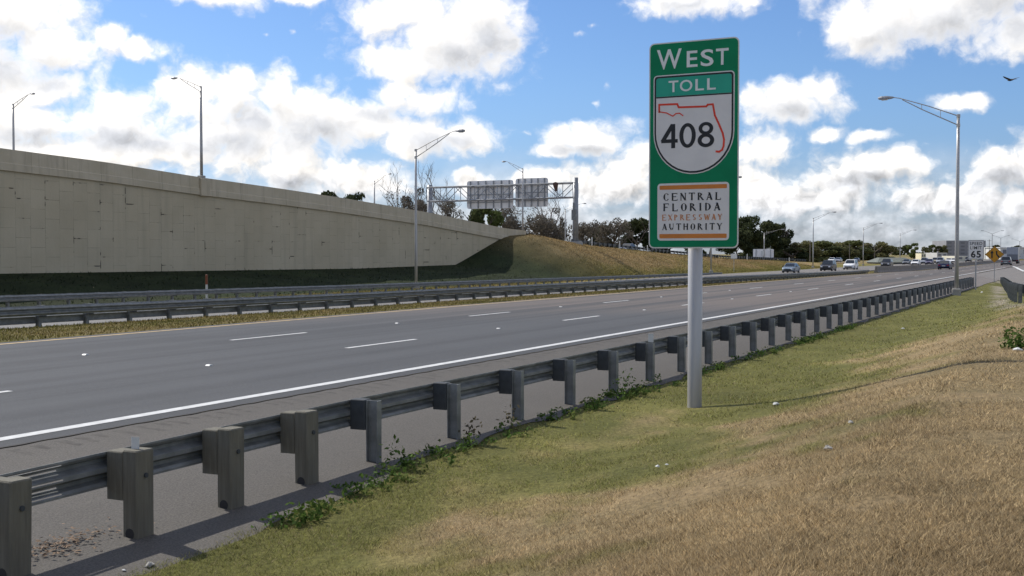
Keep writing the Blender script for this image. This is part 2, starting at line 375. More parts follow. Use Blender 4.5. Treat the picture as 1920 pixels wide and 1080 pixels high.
# roads and markings
rx=list(np.arange(-40,60,1.))+geo(60,1500,1.2,1.03)
structure(grid('road',road_m,rx,[-.45,0,3.66,7.32,10.98,11.37],lambda x,y:road_z(x,y)))
structure(grid('road_shoulder',shoulder_m,list(np.arange(-40,60,.5))+geo(60,140,1,1.05),[-4.18,-3.6,-2.5,-1.5,-.47],lambda x,y:road_z(x,y)-.006))
for v in bpy.data.objects['road_shoulder'].data.vertices:
    if v.co.y<-4.1:
        v.co.y=-4.26-.46*float(np.clip((12.2-v.co.x)/3.5,0,1))+.09*math.sin(v.co.x*2.3)+.06*math.sin(v.co.x*5.1+1); v.co.z=float(road_z(v.co.x,np.array(v.co.y)))-.006
m=MB()                                                                # ragged tongues of asphalt where the verge has been scraped bare
structure(grid('opposing_road',opp_m,rx,[18.9,22,26,30,34,35.9],lambda x,y:-.45-.3*np.clip((y-19)/16.5,0,1)))
structure(grid('elevated_road',opp_m,list(np.arange(-60,400,4.)),[52.6,60,70,81],lambda x,y:elev_z(x)))
def strip(mb,x0,x1,yc,wd,dz=.005,step=4.):
    n=max(2,int((x1-x0)/step)+1); X=np.linspace(x0,x1,n)
    a=[(x,yc-wd/2,float(road_z(x,np.array(yc-wd/2)))+dz) for x in X]; b=[(x,yc+wd/2,float(road_z(x,np.array(yc+wd/2)))+dz) for x in X]
    mb.add(a+b,[(i,i+1,n+i+1,n+i) for i in range(n-1)])
mk=MB(); strip(mk,-40,200,0,.20)
for ph,y in ((.397,3.66),(25.17,7.32)):
    for k in range(-4,40):
        x1=ph+12.192*k
        if -10<x1<330: strip(mk,x1-3.05,x1,y,.13,.005,1.5)
structure(mk.build('white_road_markings',white_paint))
mk=MB(); strip(mk,-40,300,10.95,.16); structure(mk.build('yellow_road_marking',yellow_paint))
# rumble strip beside the white line: groove shade painted as flat tapering dark marks
seam=mat('dark_seam',(.045,.042,.038),.9,0,.2,5)
mk=MB(); X=np.arange(-5,90,.12); n=len(X)
a=[(x,-.475-.012*math.sin(x*9)-.014*random.random(),float(road_z(x,np.array(-.475)))+.003) for x in X]
b=[(x,-.44+.012*random.random(),float(road_z(x,np.array(-.44)))+.003) for x in X]
mk.add(a+b,[(i,i+1,n+i+1,n+i) for i in range(n-1)]); structure(mk.build('pavement_seam',seam))
groove=mat('groove_shade',(.080,.072,.062),.95,0,.25,8)  # dark tone standing in for the shade inside the grooves
mk=MB()
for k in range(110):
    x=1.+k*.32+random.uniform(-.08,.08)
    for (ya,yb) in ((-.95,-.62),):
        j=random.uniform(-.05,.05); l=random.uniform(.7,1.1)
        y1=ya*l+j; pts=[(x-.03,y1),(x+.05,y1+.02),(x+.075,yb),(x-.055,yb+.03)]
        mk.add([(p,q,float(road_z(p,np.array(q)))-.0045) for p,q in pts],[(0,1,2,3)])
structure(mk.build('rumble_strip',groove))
# raised reflective markers between the dashes
rp=MB(); rp.loft([[(-.06,-.05,0),(.06,-.05,0),(.06,.05,0),(-.06,.05,0)],[(-.03,-.045,.022),(.03,-.045,.022),(.03,.045,.022),(-.03,.045,.022)]])
rpm=None
for ph,y in ((.397+4.57,3.66),(25.17+4.57,7.32)):
    for k in range(-2,9):
        x=ph+12.192*k
        if not 12<x<75 : continue
        if rpm is None: rpm=rp.build('road_reflector',white_plastic); o=rpm
        else: o=rpm.copy(); C.objects.link(o)
        o.location=(x,y,float(road_z(x,np.array(y)))+.002); tag(o,'small white raised reflector on the asphalt between two lane dashes','road reflector','raised reflectors between the lane dashes')

# ------------------------------------------------------------------ guardrails
PROF=[(.012,0),(.012,.02),(.030,.045),(.083,.066),(.083,.098),(.045,.118),(.0,.136),(.0,.176),(.045,.194),(.083,.214),(.083,.246),(.030,.267),(.012,.292),(.012,.312)]
def wbeam(xs_,yf,zf,t=.006,flip=1,prof=PROF):
    loop=[(a,b) for a,b in prof]+[(a-t,b) for a,b in reversed(prof)]
    return MB().loft([[(x,yf(x)+flip*a,zf(x)+b) for a,b in loop] for x in xs_])
def ibeam(h0,h1,w_=.10,d_=.15,t=.012):
    m=MB(); m.box(-w_/2,w_/2,-d_/2,-d_/2+t,h0,h1); m.box(-w_/2,w_/2,d_/2-t,d_/2,h0,h1); m.box(-t/2,t/2,-d_/2+t,d_/2-t,h0,h1); return m
def gz(x,y): return float(G(np.array(x),np.array(y)))
NEAR_Y=-3.97
nr=thing('guardrail','long steel guardrail on the near shoulder with wooden posts at its left end','guardrail',(6.2,NEAR_Y,gz(6.2,NEAR_Y)))
def rel(o,p): return Vector(p)-o.location
ztop=lambda x: float(interp(x,[(0,.40),(6.2,.42),(8,.45),(11,.47),(40,.475),(92,.44)]))
ox,oy,oz=nr.location
X=[x-ox for x in list(np.arange(7.35,92.2,1.905))]
wbeam(X,lambda x:.28,lambda x:ztop(x+ox)-.312-oz).build('rail',galv,nr)
# slotted rail at the near end: strips with open slots between them
sl_=MB(); xa,xb=5.15-ox,7.35-ox; slots=[(.028,.037),(.076,.088),(.150,.162),(.224,.236),(.275,.283)]
PR2=sorted(PROF+[(a,b) for lo_,hi_ in slots for b in (lo_,hi_) for a in [float(np.interp(b,[p[1] for p in PROF],[p[0] for p in PROF]))]],key=lambda p:p[1])
def seg(x0,x1,prof):
    loop=[(a,b) for a,b in prof]+[(a-.006,b) for a,b in reversed(prof)]
    sl_.loft([[(x,.28+a,ztop(x+ox)-.312-oz+b) for a,b in loop] for x in (x0,x1)])
ca,cb=5.95-ox,6.95-ox
seg(xa,ca,PROF); seg(cb,xb,PROF)
k=0
for s0,s1 in slots+[(.4,.4)]:
    pr=[]
    while k<len(PR2) and PR2[k][1]<=s0+1e-6: pr.append(PR2[k]); k+=1
    if len(pr)>1: seg(ca,cb,pr)
    while k<len(PR2) and PR2[k][1]<s1-1e-6: k+=1
sl_.build('slotted_end_rail',galv,nr)
wp=MB().bbox(-.105,.105,-.085,.085,-.3,.82,.012).mesh('post',wood)
wblk=MB().bbox(-.095,.095,.088,.282,.38,.80,.01).mesh('blockout',wood)
def place(me,name,loc,parent,rz=0):
    o=bpy.data.objects.new(name,me); C.objects.link(o); o.parent=parent; o.location=loc; o.rotation_euler=(0,0,rz); return o
bolt=MB().tube([(0,-.10,.60),(0,-.075,.60)],.022,8).mesh('bolt',dark_block)
hole=MB().tube([(-.1075,.0,.13),(-.102,.0,.13)],.05,12).mesh('breakaway_hole',black_trim)
for i,x in enumerate((6.2,7.52,8.74,9.96)):
    q=place(wp,'post',(x-ox,0,ztop(x)-.80-oz),nr); q.scale=(1,1,1+.01*i)
    place(wblk,'blockout',(0,0,0),q)
    place(bolt,'bolt',(0,0,0),q); place(hole,'breakaway_hole',(0,0,-.03),q)
    q.rotation_euler=(random.uniform(-.015,.015),random.uniform(-.02,.02),0)
sp=ibeam(-.3,.735).mesh('post',galv); sblk=MB().bbox(-.075,.075,.078,.278,.395,.745,.008).mesh('blockout',dark_block)
x=11.25; 
while x<91.5:
    q=place(sp,'post',(x-ox,0,ztop(x)-.735-oz),nr,random.uniform(-.04,.04)); place(sblk,'blockout',(0,0,0),q); x+=1.905
rf=MB(); rf.box(-.05,.05,-.004,.0,.0,.16); rf.box(-.05,.05,-.06,.0,-.006,.0)
def refl(x,label,s=1.):
    o=rf.build('reflector',white_plastic); o.location=(x,NEAR_Y+.03,ztop(x)+.018); o.scale=(s,s,s); o.rotation_euler=(0,0,PI/2+.35); return tag(o,label,'reflector')
refl(7.52,'small pale upright reflector plate on top of the second wooden guardrail post',.72)
o=refl(20.9,'thin pale reflector tab on the guardrail post just left of the green sign pole')
def steel_rail(name,label,x0,x1,y,top,yside,sub=False,curve=None,step=1.905,blk=True):
    yc=(lambda x:y) if curve is None else curve
    g=lambda x:gz(x,yc(x))
    t=thing(name,label,'guardrail',(x0,yc(x0),g(x0))); ox,oy,oz=t.location
    X=[v for v in np.arange(x0,x1+.01,step)]
    wbeam([v-ox for v in X],lambda v:yc(v+ox)-oy+yside*.28,lambda v:top(v+ox)-.312-oz,flip=yside).build('rail',galv,t)
    if sub:
        cprof=[(.0,0),(.05,.01),(.05,.03),(.012,.05),(.012,.19),(.05,.20),(.05,.23),(.0,.24)]
        wbeam([v-ox for v in X],lambda v:yc(v+ox)-oy+yside*-.14,lambda v:top(v+ox)-.575-oz,flip=yside,prof=cprof).build('rub_rail',galv,t)
    pm=ibeam(-.9,.0,.11).mesh('post',galv); bm_=MB().bbox(-.075,.075,.078*yside if yside>0 else -.275,.275 if yside>0 else -.078,-.345,.005,.008).mesh('blockout',dark_block)
    for v in X:
        q=place(pm,'post',(v-ox,yc(v)-oy,top(v)-oz),t)
        if blk: place(bm_,'blockout',(0,0,0),q)
    return t
R2_=tops([(0,554),(320,544),(640,534.5),(960,523.5),(1280,513),(1370,510.5)],35.9)
steel_rail('guardrail','guardrail with a lower rub rail along the grassy median behind the three lanes',16.,179.,17.8,lambda x:float(R1(x)),-1,sub=True)
steel_rail('guardrail','guardrail on the far side of the opposing road, in front of the tall concrete wall',34.,164.,36.15,lambda x:float(R2_(x)),-1)
steel_rail('guardrail','distant guardrail along the embankment crest in front of the trees',XW+16,XW+165,WALL_Y+.3,lambda x:float(crest_z(np.array(x)))+.72,1)
gore=lambda x: float(interp(x,GORE))
steel_rail('guardrail','short curved dark guardrail at the right edge along the ramp',29.,112.,0,lambda x:float(interp(x,[(29,1.4),(51.4,.93),(80,.37),(112,.12)])),-1,curve=gore,step=4.2)
# bare dirt by the ramp guardrail and ramp pavement
structure(grid('ramp_road',opp_m,list(np.arange(-60,110,2.))+geo(110,700,3,1.05),np.linspace(0,1,5),lambda x,t:x*0) )
o=bpy.data.objects['ramp_road']; me=o.data
for v in me.vertices:
    x,t=v.co.x,v.co.y
    yl=gore(min(x,112))-1.2 if x<112 else float(interp(x,[(112,-5.8),(124,-.46),(2000,-.46)])); yr=float(interp(x,[(-60,-26),(20,-26),(60,-17),(112,-11.5),(160,-9),(2000,-9)]))
    y=yl+(yr-yl)*t; z=float(interp(x,RAMPZ))-.055; v.co=(x,y,z+.02)
mk=MB(); P_=[at_z(px,py,0) for px,py in ((1899,499.5),(1905,501.5),(1911,505),(1921,509.5))]
a=[(p.x,p.y-.22,.03) for p in P_]; b=[(p.x,p.y+.22,.03) for p in P_]
mk.add(a+b,[(i,i+1,len(P_)+i+1,len(P_)+i) for i in range(len(P_)-1)]); structure(mk.build('gore_marking',white_paint))
# concrete median barrier farther on
br=MB(); BX=[165,180,200,220,240,270,300,340,400,470]
def bpro(x):
    y=float(interp(x,[(165,14.5),(200,13.2),(470,12.4)])); z=float(road_z(x,np.array(y)))-.1
    return [(x,y-.30,z),(x,y-.30,z+.10),(x,y-.17,z+.33),(x,y-.10,z+.92),(x,y+.10,z+.92),(x,y+.17,z+.33),(x,y+.30,z+.10),(x,y+.30,z)]
br.loft([bpro(x) for x in BX]); tag(br.build('median_barrier',concrete_dark),'low brownish concrete barrier between the two directions of distant traffic','barrier')

# ------------------------------------------------------------------ retaining wall
def wallmat():
    m,t,p=newmat('panel_concrete'); g=t.node('ShaderNodeNewGeometry').outputs['Position']; x,y,z=t.sep(g)
    def brick(mort,sm=.0):
        b=t.node('ShaderNodeTexBrick',offset=.5,offset_frequency=2); t.put(b.inputs['Vector'],t.xyz(z,x,0.))
        b.inputs['Color1'].default_value=(0,0,0,1); b.inputs['Color2'].default_value=(1,1,1,1); b.inputs['Mortar'].default_value=(.5,.5,.5,1)
        b.inputs['Scale'].default_value=1; b.inputs['Brick Width'].default_value=1.30; b.inputs['Row Height'].default_value=1.22; b.inputs['Mortar Size'].default_value=mort; b.inputs['Mortar Smooth'].default_value=sm
        return b
    b=brick(.012); tone=t.math('MULTIPLY_ADD',b.outputs['Color'],.05,.975)
    c=t.mix(t.ss(t.noise(g,.25,5,.6),.3,.7),(.48,.41,.28),(.54,.465,.325))
    st=t.noise(t.xyz(t.math('MULTIPLY',x,1.2),0.,t.math('MULTIPLY',z,.08)),1.,5,.6)
    c=t.mix(t.math('MULTIPLY',t.ss(st,.5,.72),.22),c,(.24,.215,.16))
    c=t.vmath('MULTIPLY',c,t.xyz(tone,tone,tone))
    jn=t.math('MULTIPLY',b.outputs['Fac'],t.ss(t.noise(g,.7,4,.6),.42,.64,.10,.55))
    c=t.mix(jn,c,(.15,.135,.10))
    b2=brick(.045,.3); spot=t.math('MULTIPLY',b2.outputs['Fac'],t.ss(t.noise(t.vmath('MULTIPLY',g,(1,1,1.3)),.95,3,.5),.615,.68))
    c=t.mix(t.math('MULTIPLY',spot,.85),c,(.05,.045,.035))
    t.l.new(c,p.inputs['Base Color']); p.inputs['Roughness'].default_value=.9; p.inputs['Specular IOR Level'].default_value=.15
    bp=t.node('ShaderNodeBump'); bp.inputs['Strength'].default_value=.5; bp.inputs['Distance'].default_value=.05; t.l.new(t.math('MULTIPLY_ADD',b.outputs['Fac'],-.6,t.math('MULTIPLY',t.noise(t.vmath('MULTIPLY',g,(1,1,1)),6,4,.7),.5)),bp.inputs['Height']); t.l.new(bp.outputs[0],p.inputs['Normal'])
    return m
def copingmat():
    m,t,p=newmat('coping_concrete'); g=t.node('ShaderNodeNewGeometry').outputs['Position']; x,y,z=t.sep(g)
    c=t.mix(t.ss(t.noise(g,.5,5,.6),.3,.7),(.49,.42,.29),(.56,.485,.35))
    st=t.noise(t.xyz(x,0.,t.math('MULTIPLY',z,.1)),1.6,5,.65); c=t.mix(t.math('MULTIPLY',t.ss(st,.48,.75),.4),c,(.22,.19,.14))
    fr=t.math('FRACT',t.math('DIVIDE',x,3.05)); jl=t.math('LESS_THAN',fr,.012); c=t.mix(t.math('MULTIPLY',jl,.45),c,(.12,.1,.08))
    t.l.new(c,p.inputs['Base Color']); p.inputs['Roughness'].default_value=.9; return m
wall_m=wallmat(); cop_m=copingmat()
wl=thing('retaining_wall','tall shaded beige concrete panel wall holding up the elevated road at left','wall',(60,WALL_Y,gz(60,WALL_Y-.2)))
wx=list(np.arange(-60,XW+.1,2.))+[XW]
ox,oy,oz=wl.location
lo=lambda x: float(crest_z(np.array(min(x,XB))))-.6
MB().loft([[(x-ox,-.0,lo(x)-oz),(x-ox,-.0,top_z(x)-1.3-oz),(x-ox,.35,top_z(x)-1.3-oz),(x-ox,.35,lo(x)-oz)] for x in wx]).build('panel_face',wall_m,wl)
MB().loft([[(x-ox,-.16,top_z(x)-1.42-oz),(x-ox,-.16,top_z(x)-.95-oz),(x-ox,-.11,top_z(x)-.90-oz),(x-ox,-.11,top_z(x)-oz),(x-ox,.22,top_z(x)-oz),(x-ox,.36,top_z(x)-1.2-oz),(x-ox,.30,top_z(x)-1.42-oz)] for x in wx]).build('parapet',cop_m,wl)
pl=at_y(381,340,WALL_Y)
MB().bbox(pl.x-.55-ox,pl.x+.55-ox,-.30,-.10,top_z(pl.x)-1.45-oz,top_z(pl.x)-.05-oz,.05).build('lamp_pedestal',cop_m,wl)
dr=at_y(92,309,WALL_Y-.11); dm=MB(); rr=random.Random(3)
for k in range(40): 
    a=rr.uniform(0,2*PI); r_=rr.uniform(.0,.32); q=Vector((dr.x-ox+r_*math.cos(a),-.13-rr.uniform(0,.12),dr.z-oz+r_*math.sin(a)*.9))
    d=Vector((rr.uniform(-1,1),-.3,rr.uniform(-1,1))).normalized()*.2; e=d.cross(Vector((0,1,0)))*.35
    dm.add([q-d,q+e,q+d,q-e],[(0,1,2,3)])
tag(dm.build('dry_weed',bark_grey),'small dry weed tuft growing out of the wall parapet at far left','plant')

# ------------------------------------------------------------------ street lamps (arm points along local +x)
lp=thing('street_lamp','','street lamp')
MB().bbox(-.24,.24,-.24,.24,-.8,.42,.04).build('base',concrete,lp)
MB().tube([(0,0,.1),(0,0,3.5),(0,0,7.5),(0,0,11.2)],[.125,.115,.10,.085],12).build('pole',galv_pole,lp,smooth=True)
ar=MB(); T0,T1,TE=Vector((0,0,11.12)),Vector((0,0,10.55)),Vector((3.35,0,12.42))
ar.tube([T0,T0.lerp(TE,.5)+Vector((0,0,.05)),TE,(3.75,0,12.5)],[.038,.034,.03,.03],6); ar.tube([T1,T1.lerp(TE,.6)+Vector((0,0,-.06)),TE-Vector((.15,0,.10))],[.038,.034,.03],6)
for k in (.3,.62): ar.tube([T0.lerp(TE,k)+Vector((0,0,.04)),T1.lerp(TE,k)+Vector((0,0,-.04))],.018,5)
ar.tube([(0,0,11.02),(0,0,11.22)],.11,8); ar.tube([(0,0,10.45),(0,0,10.65)],.11,8)
ar.build('arm',galv_pole,lp)
hd=MB(); rg=[]
for x,wd,z0,z1 in ((3.7,.05,12.46,12.54),(3.85,.09,12.42,12.57),(4.1,.15,12.40,12.60),(4.4,.16,12.38,12.60),(4.58,.11,12.41,12.56),(4.63,.04,12.45,12.52)):
    rg.append([(x,-wd,z0),(x,wd,z0),(x,wd,(z0+z1)/2+.02),(x,wd*.6,z1),(x,-wd*.6,z1),(x,-wd,(z0+z1)/2+.02)])
hdo=hd.loft(rg).build('lamp_head',mat('luminaire_grey',(.30,.30,.31),.5,.3),lp)
MB().loft([[(4.05,-.11,12.395),(4.05,.11,12.395),(4.45,.11,12.375),(4.45,-.11,12.375)],[(4.1,-.08,12.35),(4.1,.08,12.35),(4.4,.08,12.34),(4.4,-.08,12.34)]]).build('lens',lamp_white,hdo)
first=[True]
def lamp(px,y,ptop,left,label,base=None,rz=0,arm=1):
    """a lamp standing on the line y, seen at photo column px; its pole ends at photo row ptop"""
    p=at_y(px,ptop,y); b=gz(p.x,y) if base is None else base
    o=lp if first[0] else copy_tree(lp); first[0]=False
    o.location=(p.x,y,b); s=(p.z-b)/11.2; o.scale=(1,1,s); o.rotation_euler=(0,0,(PI/2 if left else -PI/2)+rz)
    for ch in o.children:
        if ch.name.split('.')[0] in('arm','lamp_head') and arm!=1: ch.scale=(arm,1,1)
    return tag(o,label,'street lamp','street lamps along the highway')
lamp(1797,-4.5,215,True,'tall street lamp just behind the near guardrail at right, arm over the lanes')
lamp(779.5,38.2,280,False,'tall street lamp behind the two guardrails, in front of the beige wall')
lamp(1334,38.6,352,False,'street lamp whose pole top is hidden behind the green toll sign')
lamp(1525,38.4,409,False,'street lamp behind the dark car, right of the big dark trees')
lamp(1619,38.2,427,False,'second distant street lamp right of the green sign, before the low treeline')
lamp(1688,38.2,438,False,'third distant street lamp right of the green sign, beside the grey-green roof')
lamp(376.5,52.1,162,True,'street lamp standing on the parapet of the beige wall',base=float(top_z(pl.x))-.1,arm=.66)
lamp(980,53,316,True,'street lamp on the embankment crest in front of the right overhead sign panel',arm=.64)
lamp(24.5,81.5,195,False,'street lamp rising behind the wall at the left edge of the photo',base=float(elev_z(np.array(20.))),arm=.63)
lamp(702,81.5,339,False,'small street lamp behind the wall left of the bare trees',base=float(elev_z(np.array(120.))),arm=.63)
lamp(1060,84,392,False,'thin street lamp left of the gantry column, in front of the far trees',base=2.)
lamp(1433,53,437,False,'short street lamp beside the grey sign back on the crest',base=float(crest_z(np.array(300.))))
# far double-armed lamps
def dlamp(px,Y,ptop,pbase,label):
    p=at_depth(px,ptop,Y); b=at_depth(px,pbase,Y).z
    t=thing('street_lamp',label,'street lamp',(p.x,p.y,b),TH-PI/2,'distant double-armed lamps'); h=p.z-b
    MB().bbox(-.3,.3,-.3,.3,-.6,.15,.04).build('base',concrete,t)
    MB().tube([(0,0,0),(0,0,h)],[.14,.1],8).build('pole',galv_pole,t)
    for s in (-1,1):
        MB().tube([(0,0,h-.1),(s*2.6,0,h+.9),(s*3.2,0,h+1.0)],[.06,.05,.05],6).build('arm',galv_pole,t)
        MB().loft([[(s*x,-w_,h+z),(s*x,w_,h+z),(s*x,w_,h+z+.16),(s*x,-w_,h+z+.16)] for x,w_,z in((3.1,.06,.95),(3.4,.17,.92),(4.0,.15,.93))]).build('lamp_head',MATS['luminaire_grey'],t)
dlamp(1860.5,400,438,482,'distant double-armed street lamp above the yellow diamond sign')
dlamp(1876.5,520,446,480,'farther double-armed street lamp just right of the yellow diamond sign')
dlamp(1912,560,452,480,'farthest double-armed street lamp at the right edge of the photo')

# ------------------------------------------------------------------ the toll sign
def srgb(h): return tuple(((c/255+.055)/1.055)**2.4 if c>10 else c/255/12.92 for c in h)
sgreen=mat('sign_green',(.004,.215,.090),.6,0,.07,2.5,spec=.2); steal=mat('sign_teal',(.02,.36,.235),.45,0,.06,2.5); swhite=mat('sign_white',(.72,.69,.65),.5,0,.04,2); sblack=mat('sign_black',(.02,.02,.02),.5)
sorange=mat('sign_orange',(.62,.21,.035),.5,0,.08,3); sred=mat('sign_red',(.72,.05,.018),.5,0,.08,3); slet=mat('sign_letter_white',(.74,.76,.72),.5,0,.05,2); stan=mat('sign_tan',(.56,.22,.08),.5,0,.1,3)
SB=at_z(1297.5,768,-.30)
sg=thing('toll_sign','tall green roadside sign reading WEST TOLL 408 on a single round pole','road sign',(SB.x,SB.y,gz(SB.x,SB.y)-.02),-PI/2)
# local frame of the sign: +x to the right as one reads it, +y away from the reader, z up
zb=at_depth(1302,465.5,18.2).z-sg.location.z; zt=at_depth(1302,74,18.2).z-sg.location.z
SW=1.47; SH=zt-zb
MB().tube([(0,.135,-.4),(0,.135,0),(0,.135,zt-.25)],[.115,.115,.115],24).build('post',galv_pole,sg,smooth=True)
ft=MB(); ft.loft([[(.30*math.cos(a)*(1+.15*math.sin(3*a)),.135+.26*math.sin(a),z) for a in np.linspace(0,2*PI,13)[:-1]] for z in(-.15,.015)]); ft.build('footing',concrete,sg)
cl=MB()
for z in (zb+.45,zb+1.65,zt-.45): cl.box(-.55,.55,.006,.022,z-.035,z+.035); cl.tube([(0,.135,z-.03),(0,.135,z+.03)],.125,16)
cl.build('mounting_bracket',galv,sg)
def rrect(x0,x1,z0,z1,r,n=5):
    pts=[]
    for cx,cz,a0 in ((x1-r,z1-r,0),(x0+r,z1-r,90),(x0+r,z0+r,180),(x1-r,z0+r,270)):
        for k in range(n+1): a=R(a0+90*k/n); pts.append((cx+r*math.cos(a),cz+r*math.sin(a)))
    return pts
def fx(f): return (f-.5)*SW
def fz(f): return zt-f*SH
def plate(name,poly,y0,y1,m,parent=sg): return MB().prism(poly,'y',y0,y1).build(name,m,parent)
panel=plate('panel',rrect(-SW/2,SW/2,zb,zt,.085),-.004,.004,swhite)
plate('green_field',rrect(-SW/2+.02,SW/2-.02,zb+.02,zt-.02,.07),-.007,-.0042,sgreen)
def shield(x0,x1,z1,z0,zs,r=.06,n=20):
    cx=(x0+x1)/2; a=(x1-x0)/2; b=zs-z0
    pts=[(cx+a*math.cos(t)*(1 if 1 else 0),zs+b*math.sin(t)) for t in np.linspace(PI,2*PI,n)]
    for c_,a0 in (((x1-r,z1-r),0),((x0+r,z1-r),90)):
        for k in range(5): t=R(a0+90*k/4); pts.append((c_[0]+r*math.cos(t),c_[1]+r*math.sin(t)))
    return pts
s0,s1=fx(.052),fx(.952)
plate('shield_border',shield(s0,s1,fz(.158),fz(.642),fz(.44)),-.0105,-.0072,swhite)
plate('shield_outline',shield(s0+.017,s1-.017,fz(.158)-.017,fz(.642)+.017,fz(.44),.05),-.0135,-.0107,sblack)
plate('shield_face',shield(s0+.046,s1-.046,fz(.158)-.046,fz(.642)+.046,fz(.44),.04),-.0165,-.0137,swhite)
zc=fz(.262); tb=[(s0+.046,zc),(s1-.046,zc)]
for c_,a0 in (((s1-.086,fz(.158)-.086),0),((s0+.086,fz(.158)-.086),90)):
    for k in range(5): t=R(a0+90*k/4); tb.append((c_[0]+.04*math.cos(t),c_[1]+.04*math.sin(t)))
plate('toll_band',tb,-.0195,-.0167,steal)
plate('band_line',[(s0+.040,zc-.022),(s1-.040,zc-.022),(s1-.040,zc-.002),(s0+.040,zc-.002)],-.0190,-.0167,sblack)
plate('authority_plate',rrect(fx(.100),fx(.900),fz(.962),fz(.684),.055),-.0105,-.0072,swhite)
for f0,f1 in ((.694,.714),(.930,.951)): plate('orange_bar',rrect(fx(.125),fx(.875),fz(f1),fz(f0),.012,3),-.0135,-.0107,sorange)
def text(s,x0,x1,z0,z1,y,m,name,bold=0.,parent=sg,slant=None,group=None):
    """letters s fitted to the box x0..x1, z0..z1 as flat cut-out sheeting"""
    cu=bpy.data.curves.new(name,'FONT'); cu.body=s; cu.size=1; cu.offset=bold; cu.extrude=.0012; cu.space_character=1.12; cu.resolution_u=4
    o=bpy.data.objects.new(name,cu); C.objects.link(o); dg=bpy.context.evaluated_depsgraph_get(); me=bpy.data.meshes.new_from_object(o.evaluated_get(dg))
    bpy.data.objects.remove(o); bpy.data.curves.remove(cu)
    v=np.empty(len(me.vertices)*3,np.float32); me.vertices.foreach_get('co',v); v=v.reshape(-1,3)
    mn,mx=v.min(0),v.max(0)
    nx=(v[:,0]-mn[0])/(mx[0]-mn[0])*(x1-x0)+x0; nz=(v[:,1]-mn[1])/(mx[1]-mn[1])*(z1-z0)+z0
    me.vertices.foreach_set('co',np.stack([nx,y-v[:,2],nz],-1).astype(np.float32).ravel()); me.update()
    me.materials.clear(); me.materials.append(m); me.name=name
    o=bpy.data.objects.new(name,me); C.objects.link(o); o.parent=parent; return o
for ch,a,b,c_,d in (('W',.088,.368,.034,.130),('E',.425,.545,.050,.128),('S',.580,.722,.049,.129),('T',.748,.885,.050,.128)):
    text(ch,fx(a),fx(b),fz(d),fz(c_),-.0090,slet,'west_lettering',.012)
for ch,a,b in (('T',.225,.335),('O',.352,.492),('L',.525,.620),('L',.655,.750)):
    text(ch,fx(a),fx(b),fz(.243),fz(.188),-.0215,slet,'toll_lettering',.012)
dg=MB(); zlo,zhi=fz(.514),fz(.397); DH=zhi-zlo; yy_=-.0169
def dq(ps):
    global yy_
    yy_-=.00003; dg.prism(ps,'y',yy_-.0016,yy_)
def bar(x0,z0,x1,z1,wd):
    p,q=Vector((x0,z0)),Vector((x1,z1)); d=(q-p).normalized(); n=Vector((-d.y,d.x))*wd/2; dq([tuple(p+n),tuple(p-n),tuple(q-n),tuple(q+n)])
def ring(cx,cz,rx_,rz_,wx_,wz_,n=28):
    for k in range(n):
        t0,t1=2*PI*k/n,2*PI*(k+1)/n
        dq([(cx+(rx_-wx_)*math.cos(t0),cz+(rz_-wz_)*math.sin(t0)),(cx+rx_*math.cos(t0),cz+rz_*math.sin(t0)),(cx+rx_*math.cos(t1),cz+rz_*math.sin(t1)),(cx+(rx_-wx_)*math.cos(t1),cz+(rz_-wz_)*math.sin(t1))])
ds=.066; x0,x1=fx(.140),fx(.330)
bar(x0+.005,zlo+.30*DH,x1,zlo+.30*DH,.058); bar(x1-.075,zlo,x1-.075,zhi,ds); bar(x0+.022,zlo+.27*DH,x1-.085,zhi-.012,ds)
ring((fx(.348)+fx(.532))/2,(zlo+zhi)/2,(fx(.532)-fx(.348))/2,DH/2+.004,ds,.056)
c8=(fx(.552)+fx(.735))/2; r8=(fx(.735)-fx(.552))/2
ring(c8,zlo+.27*DH,r8,.275*DH+.004,ds,.054); ring(c8,zlo+.755*DH,r8*.88,.25*DH+.004,.060,.050)
dg.build('route_number',sblack,sg)
# the state's outline as a bent ribbon
def ribbon(pts,wd,y0,y1,m,name,parent=sg):
    mb=MB()
    for p,q in zip(pts[:-1],pts[1:]):
        p,q=Vector((p[0],p[1])),Vector((q[0],q[1])); d=(q-p).normalized(); n=Vector((-d.y,d.x))*wd/2; e=d*wd*.35
        mb.prism([tuple(p-e+n),tuple(p-e-n),tuple(q+e-n),tuple(q+e+n)],'y',y0,y1); y0-=.00004; y1-=.00004
    return mb.build(name,m,parent)
def zf2(zx,zy):                                                       # a point measured on the enlarged sign -> sign coordinates
    f=(zx-95)/405; top=76-38*f; h=944+36*f; return (fx(f),fz((zy-top)/h))
FL=[(143,390),(143,356),(226,352),(232,367),(357,362),(363,354),(386,352),(395,403),(411,438),(430,485),(436,515),(434,545),(428,562),(415,571),(402,570)]
ribbon([zf2(*p) for p in FL],.030,-.0195,-.0169,sred,'state_outline')
ribbon([zf2(*p) for p in [(143,388),(178,394),(206,408),(220,396),(236,394),(252,405)]],.018,-.0195,-.0169,sred,'state_outline')
